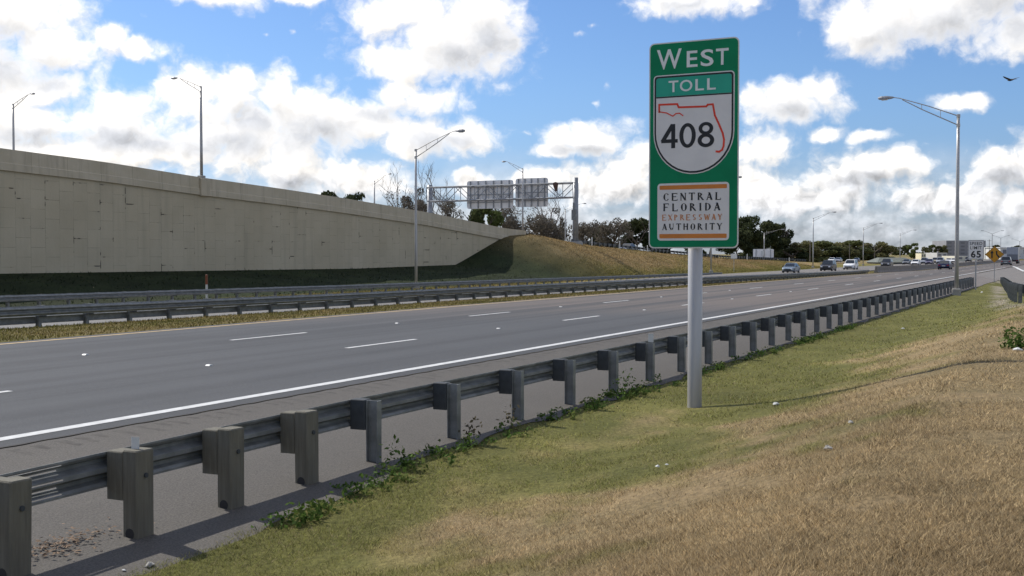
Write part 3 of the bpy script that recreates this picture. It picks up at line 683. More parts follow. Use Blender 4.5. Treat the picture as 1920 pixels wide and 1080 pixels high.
# roman letters drawn as thick and thin strokes with serifs (unit box, y up)
SER={'C':[('a',.55,.5,.5,.5,35,325,.13)],'E':[('v',.16),('h',.97,.05,.92),('h',.52,.16,.75),('h',.03,.05,.95),('s',.9,.8,1.),('s',.93,0,.2)],'N':[('t',.14),('T',.86),('d',.12,1,.86,0,.15)],
 'T':[('v',.5),('h',.97,.02,.98),('s',.05,.8,1),('s',.95,.8,1)],'R':[('v',.18),('b',.18,.5,1.,.75),('d',.45,.5,.92,0,.14)],'A':[('d',.5,1,.12,0,.06),('d',.47,1,.86,0,.15),('h',.33,.25,.72),('f',.12),('f',.86)],
 'L':[('v',.2),('h',.03,.05,.92),('s',.9,0,.25)],'F':[('v',.2),('h',.97,.05,.92),('h',.52,.2,.75),('s',.9,.78,1)],'O':[('a',.5,.5,.48,.5,0,360,.13)],'I':[('v',.5)],
 'D':[('v',.18),('b',.18,0.,1.,.95)],'X':[('d',.12,1,.86,0,.15),('d',.86,1,.12,0,.06),('f',.12),('f',.86),('g',.12),('g',.86)],'P':[('v',.18),('b',.18,.46,1.,.8)],
 'S':[('a',.5,.74,.34,.25,30,270,.12),('a',.5,.26,.36,.25,-150,90,.12)],'W':[('d',.06,1,.3,0,.13),('d',.52,.9,.3,0,.06),('d',.5,.9,.72,0,.13),('d',.95,1,.72,0,.06),('g',.06),('g',.95)],'Y':[('d',.12,1,.5,.45,.15),('d',.9,1,.5,.45,.06),('u',.5),('g',.12),('g',.9)],
 'U':[('U',.16),('a',.5,.36,.34,.35,180,360,.12),('g',.84),('e',.84)],'H':[('v',.18),('v',.82),('h',.52,.18,.82)]}
def serif_text(s,x0,x1,z0,z1,y,m,name,parent):
    mb=MB(); wds=[.55 if c=='I' else 1.25 if c=='W' else 1. for c in s]; gap=.42; tot=sum(wds)+gap*(len(s)-1); cell=(x1-x0)/tot; H=z1-z0; X=x0; yy=[y]
    def quad(p): 
        yy[0]-=.00003; mb.prism([(X+a*cw,z0+b*H) for a,b in p],'y',yy[0]-.0022,yy[0])
    for c,wd in zip(s,wds):
        cw=cell*wd; k=1/wd
        for op in SER[c]:
            t=op[0]
            if t in 'vtTuU':
                w2=(.125 if t in 'vuU' else .065)*k; x=op[1]; lo=.0; hi=1.
                if t=='u': hi=.45
                if t=='U': lo=.36
                quad([(x-w2,lo),(x+w2,lo),(x+w2,hi),(x-w2,hi)])
                if t!='U' : quad([(x-.15*k,0),(x+.15*k,0),(x+.15*k,.05),(x-.15*k,.05)])
                if t!='u': quad([(x-.15*k,.95),(x+.15*k,.95),(x+.15*k,1),(x-.15*k,1)])
            elif t=='h': quad([(op[2],op[1]-.05),(op[3],op[1]-.05),(op[3],op[1]+.05),(op[2],op[1]+.05)])
            elif t=='s': quad([(op[1]-.035,op[2]),(op[1]+.035,op[2]),(op[1]+.035,op[3]),(op[1]-.035,op[3])])
            elif t=='d': a,b,c_,d,w2=op[1:]; w2*=k*1.0; quad([(a-w2,b),(c_-w2,d),(c_+w2,d),(a+w2,b)])
            elif t in 'fg': x=op[1]; z=0 if t=='f' else .95; quad([(x-.14,z),(x+.14,z),(x+.14,z+.05),(x-.14,z+.05)])
            elif t=='e': quad([(op[1]-.04,.36),(op[1]+.04,.36),(op[1]+.04,1),(op[1]-.04,1)])
            elif t in 'ab':
                if t=='a': cx,cz,rx_,rz_,a0,a1,w2=op[1:]; th=np.linspace(R(a0),R(a1),15); P=[(cx+rx_*math.cos(v),cz+rz_*math.sin(v),v) for v in th]
                else:
                    x,zl,zh,xr=op[1:]; cz=(zl+zh)/2; rz_=(zh-zl)/2; rx_=xr-x; cx=x; w2=.13; P=[(cx+rx_*math.cos(v),cz+rz_*math.sin(v),v) for v in np.linspace(-PI/2,PI/2,11)]
                inn=[]; ous=[]
                for px_,pz_,v in P:
                    wv=.10+w2*1.5*abs(math.cos(v)); ous.append((px_,pz_)); inn.append((cx+(rx_-wv)*math.cos(v),cz+(rz_-.06)*math.sin(v)))
                for i in range(len(P)-1): quad([inn[i],ous[i],ous[i+1],inn[i+1]])
        X+=cw+gap*cell
    return mb.build(name,m,parent)
for s,a,b,c_,d,m_ in (('CENTRAL',.165,.815,.732,.768,sblack),('FLORIDA',.165,.805,.782,.819,sblack),('EXPRESSWAY',.155,.825,.836,.864,stan),('AUTHORITY',.155,.825,.880,.911,sblack)):
    serif_text(s,fx(a),fx(b),fz(d),fz(c_),-.0109,m_,'authority_lettering',sg)

# ------------------------------------------------------------------ speed limit and merge signs
def signpost(name,label,px,y,pbase):
    p=at_y(px,pbase,y); b=gz(p.x,y); return thing(name,label,'road sign',(p.x,y,b),-PI/2),p
t,p=signpost('speed_limit_sign','white rectangular SPEED LIMIT 65 sign behind the far end of the near guardrail',1829,-4.6,543)
Y=depth(p); z0=at_depth(1830,486.5,Y).z-t.location.z; z1=at_depth(1830,450,Y).z-t.location.z; hw=.52
MB().box(-.045,.045,.012,.09,-.4,z1-.1).build('post',galv_pole,t)
plate('panel',rrect(-hw,hw,z0,z1,.05),-.004,.004,swhite,t); plate('border_line',rrect(-hw+.025,hw-.025,z0+.025,z1-.025,.04),-.006,-.0042,sblack,t); plate('face',rrect(-hw+.045,hw-.045,z0+.045,z1-.045,.03),-.009,-.0062,swhite,t)
hh=z1-z0
text('SPEED',-hw*.78,hw*.78,z0+hh*.74,z0+hh*.90,-.0105,sblack,'lettering',.01,t); text('LIMIT',-hw*.70,hw*.70,z0+hh*.52,z0+hh*.68,-.0105,sblack,'lettering',.01,t); text('65',-hw*.62,hw*.62,z0+hh*.09,z0+hh*.45,-.0105,sblack,'lettering',.03,t)
t,p=signpost('merge_sign','orange-yellow diamond lane-merge sign on a thin post at far right',1864,-4.35,530)
sy=mat('sign_amber',(.52,.24,.012),.5,0,.06,2); Y=depth(p); zc=at_depth(1864,477,Y).z-t.location.z; hd_=abs(at_depth(1864,461.5,Y).z-at_depth(1864,477,Y).z)
MB().box(-.03,.03,.010,.06,-.4,zc+.3).build('post',galv_pole,t)
plate('panel',[(-hd_*1.08,zc),(0,zc-hd_),(hd_*1.08,zc),(0,zc+hd_)],-.004,.004,sy,t)
ribbon([(-hd_*1.0,zc),(0,zc-hd_*.93),(hd_*1.0,zc),(0,zc+hd_*.93),(-hd_*1.0,zc)],.02,-.0065,-.0042,sblack,'border_line',t)
u=hd_
sm=MB(); sm.prism([(-.36*u,zc-.45*u),(-.20*u,zc-.45*u),(-.20*u,zc+.2*u),(-.36*u,zc+.2*u)],'y',-.0075,-.0045); sm.prism([(-.48*u,zc+.15*u),(-.08*u,zc+.15*u),(-.28*u,zc+.5*u)],'y',-.0081,-.005)
sm.prism([(.46*u,zc-.42*u),(.60*u,zc-.32*u),(.32*u,zc+.05*u),(.30*u,zc+.42*u),(.14*u,zc+.42*u),(.17*u,zc-.02*u)],'y',-.0075,-.0045)
sm.build('arrow_symbol',sblack,t)
# small sign and delineators
p=at_y(1376,509,38.4); t=thing('small_sign','small grey-backed sign on a post in the grass right of the toll sign','road sign',(p.x,38.4,gz(p.x,38.4)),-PI/2); Y=depth(p); z1=at_depth(1376,476,Y).z-t.location.z
MB().box(-.04,.04,-.03,.03,-.3,z1).build('post',galv_pole,t); plate('panel',rrect(-.5,.5,z1-.75,z1,.06),-.045,-.032,alum,t)
p=at_y(387.5,548,38.4); t=thing('delineator_post','white delineator post with an orange top standing before the shaded slope','delineator',(p.x,38.4,gz(p.x,38.4)))
zt_=at_depth(387.5,515.5,depth(p)).z-t.location.z
MB().tube([(0,0,-.2),(0,0,zt_*.62)],.07,8).build('tube',white_plastic,t); MB().tube([(0,0,zt_*.62),(0,0,zt_),(0,0,zt_+.02)],[.072,.072,.03],8).build('orange_sleeve',orange_plastic,t)
names=['right of the gantry column foot','left of the dark grey car on the crest','just left of the toll sign foot','left of the grey sign back','right of the grey sign back']
dp=None
for (px,pt,pb_),nm in zip(((1110,445,456),(1162,452,462),(1214,460,473),(1401,476,486),(1480,484,492)),names):
    p=at_y(px,pb_,WALL_Y-.8); z=gz(p.x,WALL_Y-.8); h=max(.9,at_depth(px,pt,depth(p)).z-z)
    if dp is None:
        dp=MB().tube([(0,0,-.3),(0,0,.92),(0,0,1.0)],[.085,.085,.03],8).build('delineator_post',white_plastic); o=dp
    else: o=dp.copy(); C.objects.link(o)
    o.location=(p.x,WALL_Y-.8,z); o.scale=(1,1,h); tag(o,'white delineator post on the crest '+nm,'delineator','white posts on the crest')

# ------------------------------------------------------------------ overhead gantry with sign backs
GB=at_y(1079,457,WALL_Y-1.2); gY=depth(GB)
gx=GB.x; gy0=WALL_Y-1.2
zR=at_depth(1079,333,gY).z; 
fy=[y for y in np.arange(60,110,.25) if (lambda q:960+F*(q-CAM).dot(RGT)/(q-CAM).dot(FWD))(Vector((gx,y,8)))<=808][0]
gL=fy-gy0
gt=thing('sign_gantry','overhead steel truss gantry spanning the elevated road','gantry',(gx,gy0,gz(gx,gy0)))
gz0=gt.location.z; hR=zR-gz0; hL=at_depth(808,347,depth((gx,fy,0))).z-gz0
steelg=mat('gantry_steel',(.30,.31,.32),.5,.5,.15,2)
MB().tube([(0,0,-.6),(0,0,hR)],[.42,.36],14).build('column',steelg,gt,smooth=True); MB().tube([(0,gL,-2.),(0,gL,hL)],[.42,.36],14).build('column',steelg,gt,smooth=True)
MB().bbox(-.8,.8,-.8,.8,-.8,.35,.1).build('footing',concrete,gt)
zt0=at_depth(1079,343,gY).z-gz0; zb0=at_depth(1079,370,gY).z-gz0; Yl=depth((gx,fy,0)); zt1=at_depth(808,352,Yl).z-gz0; zb1=at_depth(808,378,Yl).z-gz0
tr=MB(); N=10; wt=.9
for sx in (-wt,wt):
    P=[(Vector((sx,gL*i/N,zt0+(zt1-zt0)*i/N)),Vector((sx,gL*i/N,zb0+(zb1-zb0)*i/N))) for i in range(N+1)]
    tr.tube([P[0][0],P[-1][0]],.10,6); tr.tube([P[0][1],P[-1][1]],.10,6)
    for i in range(N+1): tr.tube([P[i][0],P[i][1]],.05,5)
    for i in range(N): tr.tube([P[i][i%2],P[i+1][1-i%2]],.055,5)
for i in range(N+1):
    for z0_,z1_ in ((zt0,zt1),(zb0,zb1)):
        z=z0_+(z1_-z0_)*i/N; tr.tube([(-wt,gL*i/N,z),(wt,gL*i/N,z)],.05,5)
tr.build('truss',steelg,gt)
cb=MB(); cb.tube([(-.7,0,hR*.42),(-.7,0,hR*.62)],.12,6); cb.bbox(-.75,-.35,-.3,.3,hR*.36,hR*.52,.03); cb.build('control_box',galv,gt)
tf=MB(); q=.72; tf.loft([[(-1.1,2.5+.42*math.cos(a),zb0+1.8+.3*math.sin(a)) for a in np.linspace(0,2*PI,9)[:-1]],[(-.9,2.5+.2*math.cos(a),zb0+1.0+.2*math.sin(a)) for a in np.linspace(0,2*PI,9)[:-1]]]); tf.build('traffic_sensor',mat('rusty_brown',(.10,.055,.04),.7),gt)
def overhead(label,pxl,pxr,ptop,pbot,nst):
    xs_=gx+1.3
    def yat(px):
        d=ray(px,360); return (CAM+d*((xs_-CAM.x)/d.x)).y
    y1,y0=yat(pxl),yat(pxr); Y=depth((xs_,(y0+y1)/2,0)); z1=at_depth(960,ptop,Y).z; z0=at_depth(960,pbot,Y).z; h=z1-z0
    t=thing('overhead_sign',label,'overhead sign',(xs_,(y0+y1)/2,z0),0,'sign panels hung on the gantry'); w_=(y1-y0)/2
    MB().prism(rrect(-w_,w_,0,h,.35),'x',0,.05).build('panel',alum,t)
    MB().prism(rrect(-w_+.05,w_-.05,.05,h-.05,.3),'x',.052,.06).build('sign_face',sgreen,t)
    for k in range(nst):
        y=-w_+ (k+.5)*2*w_/nst; MB().box(-.16,-.004,y-.07,y+.07,.05,h-.05).build('stiffener',steelg,t)
    for f in (.22,.5,.78): MB().box(-.10,-.03,-w_+.1,w_-.1,h*f-.05,h*f+.05).build('wind_beam',steelg,t)
overhead('wider left sign panel on the gantry, seen from its grey ribbed back',875.5,962.5,338.5,391,6)
overhead('narrower right sign panel on the gantry, seen from its grey ribbed back',966.5,1027.5,334,388,5)
p=at_y(1447.5,485,WALL_Y+.6); t=thing('large_sign','low wide grey sign seen from behind among the trees on the crest','road sign',(p.x,p.y+2,float(elev_z(np.array(p.x)))-.6),0); Y=depth(p); hw=abs((at_depth(1467,470,Y)-at_depth(1428,470,Y)).length)/2
z1=at_depth(1447,467,Y).z-t.location.z; z0=at_depth(1447,483,Y).z-t.location.z
q=MB().prism(rrect(-hw,hw,z0,z1,.15),'x',0,.06).build('panel',alum,t)
for s in(-.7,0,.7): MB().box(-.14,-.002,s*hw-.06,s*hw+.06,-.4,z1-.1).build('post',steelg,t)
MB().box(-.2,-.145,-.3,.5,z0+.4,z1-.4).build('equipment_box',white_plastic,t)

# ------------------------------------------------------------------ vehicles
def paint(name,c,metal=.2): return mat(name,c,.28,metal,.04,2,spec=.55)
def car_proto(kind):
    t=thing('car','','car')
    L,Wd={'sedan':(4.6,.90),'suv':(4.7,.95),'pickup':(5.6,.98)}[kind]; h=L/2
    belt,roof={'sedan':(.94,1.44),'suv':(1.08,1.74),'pickup':(1.12,1.85)}[kind]; pm=paint('paint_base',(.5,.5,.5))
    def ring(x,w_,z0,z1,cr=.06): return [(x,-w_+.05,z0),(x,w_-.05,z0),(x,w_,z0+.12),(x,w_,z1-cr),(x,w_-.12,z1),(x,-w_+.12,z1),(x,-w_,z1-cr),(x,-w_,z0+.12)]
    st=[(-h,Wd-.12,.42,belt-.18),(-h+.12,Wd-.03,.3,belt-.02),(-h+.6,Wd,.24,belt),(-.4,Wd,.22,belt),(h*.40,Wd,.22,belt-.02),(h-.55,Wd-.02,.24,belt-.13),(h-.12,Wd-.10,.28,belt-.24),(h,Wd-.22,.38,belt-.34)]
    MB().loft([ring(*s) for s in st]).build('body',pm,t,smooth=False)
    cb={'sedan':(-1.75,1.05,-1.0,.25),'suv':(-2.2,1.0,-1.95,.25),'pickup':(-.6,1.35,-.45,.75)}[kind]; b0,b1,t0,t1=cb; wb,wt_=Wd-.07,Wd-.24
    bz=belt-.03
    B=[Vector((b0,-wb,bz)),Vector((b1,-wb,bz)),Vector((b1,wb,bz)),Vector((b0,wb,bz))]; T=[Vector((t0,-wt_,roof-.05)),Vector((t1,-wt_,roof-.05)),Vector((t1,wt_,roof-.05)),Vector((t0,wt_,roof-.05))]
    MB().loft([B,T,[p+Vector((.1 if i in(0,3) else -.12,(.12 if i<2 else -.12),.05)) for i,p in enumerate(T)]]).build('cabin',pm,t)
    cen=(B[0]+B[2]+T[0]+T[2])/4
    def win(name,a,b,c,d,ins=.1):
        q=[a,b,c,d]; m_=(a+b+c+d)/4; n=(b-a).cross(d-a).normalized()
        if n.dot(m_-cen)<0: n=-n
        q=[p+(m_-p)*ins for p in q]; MB().loft([[p+n*.004 for p in q],[p+n*.016 for p in q]]).build(name,glass,t)
    win('windshield',B[1],B[2],T[2],T[1]); win('rear_window',B[3],B[0],T[0],T[3])
    for s in (0,3):
        a,b,c,d=(B[0],B[1],T[1],T[0]) if s==0 else (B[2],B[3],T[3],T[2])
        m1,m2=(a+b)/2,(c+d)/2; win('side_window',a,m1,m2,d,.08); win('side_window',m1,b,c,m2,.08)
    if kind=='pickup': MB().box(-h+.15,-.75,-Wd+.12,Wd-.12,belt-.02,belt+.012).build('cargo_bed',black_trim,t)
    for sx in (-h*.60,h*.62):
        for sy in (-1,1):
            wdl=MB(); wdl.tube([(sx,sy*(Wd-.20),.33),(sx,sy*(Wd+.015),.33)],.33,16); o=wdl.build('wheel',rubber,t); MB().tube([(sx,sy*(Wd+.016),.33),(sx,sy*(Wd+.022),.33)],.21,12).build('rim',rim_m,o)
    for sy in (-1,1):
        y0,y1=sorted((sy*(Wd-.52),sy*(Wd-.17))); MB().bbox(h-.16,h+.008,y0,y1,belt-.46,belt-.30,.02).build('headlight',lamp_white,t)
        y0,y1=sorted((sy*(Wd-.42),sy*(Wd-.11))); MB().bbox(-h-.008,-h+.1,y0,y1,belt-.36,belt-.18,.02).build('taillight',lamp_red,t)
        MB().bbox(b1-.35,b1-.15,*sorted((sy*(Wd+.0),sy*(Wd+.17))),belt-.05,belt+.12,.03).build('side_mirror',black_trim,t)
    MB().box(h-.10,h+.012,-Wd+.34,Wd-.34,.36,.56).build('grille',black_trim,t); MB().box(-h-.012,-h+.1,-.26,.26,.52,.66).build('number_plate',white_plastic,t)
    MB().box(-h+.2,h-.2,-Wd+.1,Wd-.1,.16,.24).build('underbody',black_trim,t)
    return t
protos={k:[car_proto(k),False] for k in ('sedan','suv')}
PAINT={n:paint('paint_'+n,c,m_) for n,c,m_ in (('white',(.78,.78,.77),0),('silver',(.45,.47,.5),.6),('black',(.02,.02,.022),0),('grey',(.16,.17,.18),.5),('blue',(.022,.03,.075),.2),('navy',(.02,.03,.09),.1),('red',(.25,.02,.02),.1),('tan',(.4,.34,.24),.3),('slate',(.22,.28,.33),.5),('violet',(.05,.04,.10),.1))}
def car(kind,px,pb_,y,color,label,away=False,z=None,group='cars in the distant traffic'):
    """a car whose middle is seen at photo column px on the line y; away: driving away from the camera"""
    p=at_y(px,pb_,y); 
    if z is None: z=float(road_z(p.x,np.array(y))) if y<12 else (-.45-.3*min(1,max(0,(y-19)/16.5)) if y<37 else float(elev_z(np.array(p.x))))
    pr=protos[kind]; o=pr[0] if not pr[1] else copy_tree(pr[0]); pr[1]=True
    o.location=(p.x,y,z+.01); o.rotation_euler=(0,0,0 if away else PI)
    for ch in o.children:
        if ch.name.split('.')[0] in('body','cabin'): ch.material_slots[0].link='OBJECT'; ch.material_slots[0].material=PAINT[color]
    return tag(o,label,'car',group)
car('sedan',1483,511,27.4,'slate','grey-blue sedan coming toward us, nearest of the oncoming cars')
car('suv',1553,507,25.6,'black','black car with bright headlights coming toward us behind the median guardrail')
car('suv',1595,505,25.4,'white','white SUV coming toward us, right of the black car behind the guardrail')
car('suv',1663,501,24.5,'black','distant black car with pale headlights above the median barrier')
car('sedan',1717,499,24.5,'white','distant white sedan above the median barrier, left of the blue car')
car('suv',1733,497,28,'silver','small pale car just behind the distant white sedan')
car('sedan',1743,497,24.2,'violet','distant violet car between the white sedan and the tan car')
car('suv',1754,495,28.2,'tan','distant tan car beside the violet one')
car('suv',1763,495,24.2,'silver','distant silver car just behind the dark blue car')
car('suv',1816,492,24.5,'black','distant dark car right of the near lamp pole')
car('sedan',1789,489,25,'white','distant white car left of the near lamp pole')
car('sedan',1779,489,28,'white','tiny white car farthest left beyond the dark blue car')
car('sedan',1838,488,25,'navy','tiny dark car below the speed limit sign')
car('sedan',1700,493,31,'grey','faint grey car low beside the grey-green roof')
car('sedan',1772,503,8.6,'blue','dark blue car driving away from us in the left lane',away=True)
car('suv',1887,500,2.6,'grey','grey SUV driving away in the lane beside the truck',away=True)
car('sedan',1560,492,58,'white','white car on the crest road before the trees',group='cars on the elevated road')
car('sedan',1572,492,58,'silver','silver car close behind the white car on the crest road',group='cars on the elevated road')
car('sedan',1606,492,60,'navy','dark blue car half hidden behind the white SUV',group='cars on the elevated road')
car('sedan',1177,462,58,'grey','dark grey car on the crest road left of the toll sign',group='cars on the elevated road')
# box truck seen from behind
p=at_y(1899.5,498,3.9); t=thing('truck','dark box truck seen from behind beside the grey SUV','truck',(p.x,p.y,float(road_z(p.x,np.array(3.9)))+.01))
MB().bbox(-3.6,2.6,-1.25,1.25,.95,3.9,.04).build('cargo_box',paint('truck_box',(.33,.35,.39)),t); MB().bbox(-3.63,-3.605,-1.15,1.15,1.0,2.2,.01).build('rear_door',paint('truck_door',(.16,.17,.19)),t)
MB().bbox(2.75,4.6,-1.15,1.15,.6,3.0,.15).build('cab',paint('truck_cab',(.5,.5,.5)),t); MB().box(-3.5,4.3,-.9,.9,.55,.93).build('chassis',black_trim,t)
for sx in(-2.4,-1.3,3.6):
    for sy in(-1,1): o=MB().tube([(sx,sy*.75,.5),(sx,sy*1.2,.5)],.5,14).build('wheel',rubber,t); MB().tube([(sx,sy*1.201,.5),(sx,sy*1.21,.5)],.28,10).build('rim',rim_m,o)
for sy in(-1,1): MB().bbox(-3.7,-3.62,sy*1.0-.12,sy*1.0+.12,.75,.92,.01).build('taillight',lamp_red,t)
MB().box(-3.72,-3.6,-1.2,1.2,.5,.68).build('rear_bumper',black_trim,t)

# ------------------------------------------------------------------ trees
LCOL={'dark':((.028,.040,.018),(.095,.105,.045)),'mid':((.065,.085,.032),(.17,.175,.07)),'light':((.075,.10,.03),(.17,.20,.07)),'brown':((.10,.088,.07),(.22,.19,.15)),'olive':((.085,.09,.04),(.20,.19,.085))}
def leaf_mesh(name,clumps,n,size,kind,seed):
    rg=np.random.default_rng(seed); a,b=np.array(LCOL[kind][0]),np.array(LCOL[kind][1])
    cl=np.array(clumps); vol=cl[:,3]*cl[:,4]*cl[:,3]; pick=rg.choice(len(cl),n,p=vol/vol.sum()); tone=rg.uniform(0,1,len(cl))
    d=rg.normal(size=(n,3)); d/=np.linalg.norm(d,axis=1)[:,None]; r_=rg.uniform(.35,1.05,n)**.6
    c=cl[pick]; P=c[:,:3]+d*r_[:,None]*np.stack([c[:,3],c[:,3],c[:,4]],-1)
    nrm=d+rg.normal(size=(n,3))*.7; nrm/=np.linalg.norm(nrm,axis=1)[:,None]
    t=np.cross(nrm,rg.normal(size=(n,3))); t/=np.linalg.norm(t,axis=1)[:,None]; bt=np.cross(nrm,t)
    s=size*rg.uniform(.6,1.4,n)[:,None]
    V=np.stack([P-t*s,P-bt*s*.55,P+t*s,P+bt*s*.55],1).reshape(-1,3); Fq=np.arange(4*n).reshape(-1,4)
    me=mesh_np(name,V,Fq); k=np.clip(tone[pick]*.6+rg.uniform(-.1,.5,n),0,1)[:,None]; col=a+(b-a)*k
    at=me.attributes.new('tint','FLOAT_COLOR','POINT'); at.data.foreach_set('color',np.repeat(np.concatenate([col,np.ones((n,1))],1),4,0).astype(np.float32).ravel())
    me.materials.append(leaf_m); return me
def crown_clumps(w_,h0,h1,n,seed,flat=.8):
    rg=random.Random(seed); out=[]
    for k in range(n):
        a=rg.uniform(0,2*PI); f=rg.uniform(0,1); z=h0+(h1-h0)*f; rr_=w_*math.sqrt(max(.05,1-((f-.42)/.62)**2)); q=rr_*rg.uniform(.2,.85); s=rg.uniform(.22,.42)*w_
        s=min(s,(h1-z)*.9+.6); out.append((q*math.cos(a),q*math.sin(a),z,s,s*flat))
    return out
def skeleton(mb,h,seed,w_=.2,depth_=3,spread=.5,n0=5,fork=.3):
    rg=random.Random(seed)
    def br(p,d,l,r_,lev):
        pts=[p]; q=p
        for k in range(3): d=(d+Vector((rg.uniform(-1,1),rg.uniform(-1,1),rg.uniform(-.3,.7)))*.16).normalized(); q=q+d*l/3; pts.append(q)
        mb.tube(pts,[r_,r_*.85,r_*.7,r_*.5],5 if lev<2 else 3)
        if lev<depth_:
            for k in range(rg.randint(2,4) if lev else n0):
                f=rg.uniform(.35,1) if lev else rg.uniform(fork,1); i=min(2,int(f*3)); b=pts[i].lerp(pts[i+1],f*3-i); a=rg.uniform(0,2*PI); e=(d*(1-spread)+Vector((math.cos(a),math.sin(a),rg.uniform(0,.6)))*spread).normalized()
                br(b,e,l*rg.uniform(.45,.7),r_*.5,lev+1)
    br(Vector((0,0,-.3)),Vector((0,0,1)),h*.55,w_,0)
KIND={}
def make_kind(key,w_,h,kind,n,size,h0=.25,seed=1,nc=14,trunk=.3):
    t=MB(); skeleton(t,h*1.05,seed,trunk,2,.55,6,.35)
    KIND[key]=(t.mesh('trunk',bark),leaf_mesh('crown',crown_clumps(w_,h*h0,h*.93,nc,seed),n,size,kind,seed),h,w_)
make_kind('oak_a',6.,14,'dark',7000,.36,.12,1,22); make_kind('oak_b',5.,12,'dark',6000,.34,.10,2,18); make_kind('round_a',4.,9,'mid',4500,.3,.08,3,14); make_kind('round_b',5.,8,'olive',4500,.32,.08,4,16)
make_kind('light_a',4.,9,'light',4500,.3,.1,5,14); make_kind('brown_a',4.5,10,'brown',2900,.21,.2,6,14); make_kind('brown_b',4.,8,'brown',2300,.20,.15,8,12)
def bare(key,h,seed,leaves=0):
    t=MB(); skeleton(t,h*1.25,seed,.22,4,.5,8,.25)
    KIND[key]=(t.mesh('trunk',bark_grey),leaf_mesh('twigs',crown_clumps(h*.32,h*.35,h*.95,12,seed),leaves,.14,'brown',seed) if leaves else None,h,h*.32)
bare('bare_a',11,21,2600); bare('bare_b',12,22,700); bare('bare_c',10,23,3200)
TREE_LABEL=[]
def tree(key,px,ptop,y,label,zb=None,wpx=None,group=None,name='tree',rz=None):
    p=at_y(px,ptop-(6 if key[:4]!='bare' else 0),y); b=gz(p.x,y) if zb is None else zb; tm,lm,h,w_=KIND[key]
    s=(p.z-b)/h; Y=depth(p); sw=s if wpx is None else (wpx/2*Y/F)/(w_*1.12)
    o=thing(name,label,'tree',(p.x,y,b-.1),random.uniform(0,6.28) if rz is None else rz,group); o.scale=(sw,sw,s)
    place(tm,'trunk',(0,0,0),o)
    if lm: place(lm,'crown' if key[:4]!='bare' else 'twigs',(0,0,0),o)
    return o
g1='trees beyond the elevated road'
tree('oak_b',612,358,112,'dark green treetop left of two just showing over the beige wall',wpx=80,group=g1)
tree('oak_a',668,359,112,'dark green treetop right of two just showing over the beige wall',wpx=85,group=g1)
tree('bare_b',742,342,100,'thin leafless tree right of the small lamp over the wall',wpx=60,group='leafless trees behind the gantry',rz=1)
tree('bare_c',775,346,100,'twiggy leafless tree behind the tall lamp, left of the gantry',wpx=75,group='leafless trees behind the gantry')
tree('bare_c',800,352,104,'twiggy leafless tree right behind the left gantry column',wpx=70,group='leafless trees behind the gantry')
tree('bare_a',845,362,98,'leafless brown tree under the left end of the truss',wpx=80,group='leafless trees behind the gantry')
tree('round_a',888,386,95,'round dark green bush-like tree left of two under the wide sign panel',wpx=66,group=g1)
tree('light_a',913,384,93,'lighter green tree right of two under the wide sign panel',wpx=84,group=g1)
tree('bare_a',948,372,100,'grey leafless tree under the gap between the sign panels',wpx=80,group='leafless trees behind the gantry')
tree('bare_b',1000,376,100,'leafless tree with thick forked limbs under the right sign panel',wpx=90,group='leafless trees behind the gantry')
tree('bare_c',1030,385,100,'leafless tree right of the sign panels, left of the thin lamp',wpx=80,group='leafless trees behind the gantry')
tree('brown_b',985,420,93,'low brown scrubby tree behind the crest lamp',wpx=70,group=g1)
tree('brown_b',1035,416,95,'low brown scrubby tree left of the thin lamp',wpx=80,group=g1)
for px_,pt_,w_,k_,l_ in ((735,385,50,'brown_b','low brown scrub at the foot of the leafless tree by the small lamp'),(770,372,60,'brown_a','brown scrub behind the tall lamp over the wall'),(835,392,60,'brown_b','brown scrub between the gantry column and the round dark tree'),(955,398,66,'brown_a','brown scrub under the gap between the sign panels'),(1010,402,80,'brown_a','wide brown scrub behind the crest lamp'),(1055,408,50,'brown_b','small brown scrub just left of the right gantry column')):
    tree(k_,px_,pt_,97,l_,wpx=w_,group='brown scrub behind the gantry')
tree('brown_a',1100,412,98,'brown bushy tree just right of the right gantry column',wpx=76,group=g1)
tree('brown_a',1150,408,96,'dark brown tree second right of the gantry column',wpx=92,group=g1)
tree('oak_b',1195,410,97,'dark tree touching the left edge of the toll sign',wpx=80,group=g1)
tree('oak_b',1128,424,110,'lower dark tree between the two brown trees right of the gantry',wpx=80,group=g1)
tree('oak_a',1250,408,100,'dark tree hidden behind the lower part of the toll sign',wpx=100,group=g1)
tree('oak_b',1330,412,102,'dark tree behind the right part of the toll sign',wpx=90,group=g1)
tree('oak_a',1403,404,97,'tallest dark oak directly right of the toll sign',wpx=85,group=g1)
tree('oak_b',1442,416,98,'dark oak in the middle of the big dark group right of the toll sign',wpx=70,group=g1)
tree('oak_a',1464,419,96,'dark oak at the right end of the big dark group',wpx=58,group=g1)
tree('oak_b',1385,430,90,'dark low oak in front of the big dark group beside the sign',wpx=70,group=g1)
for px,pt,wd,kk,l in ((1500,446,60,'round_b','olive tree directly right of the big dark oaks'),(1535,448,62,'round_a','olive-green tree left of the distant lamp with utility pole'),(1570,449,62,'round_b','olive tree behind the white car on the crest'),(1605,447,62,'round_a','green tree just left of the second distant lamp'),(1638,448,56,'round_b','last tall olive tree of the low row'),(1664,458,50,'round_a','dark tree sloping down at the right end of the low row'),(1552,456,60,'oak_b','dark tree low between the olive trees'),(1620,460,60,'oak_b','dark tree low behind the second distant lamp'),(1490,460,50,'oak_b','dark tree low at the left end of the olive row')):
    tree(kk,px,pt+8,88,l,zb=-1.5,wpx=wd*1.4,group='row of low trees by the distant traffic')
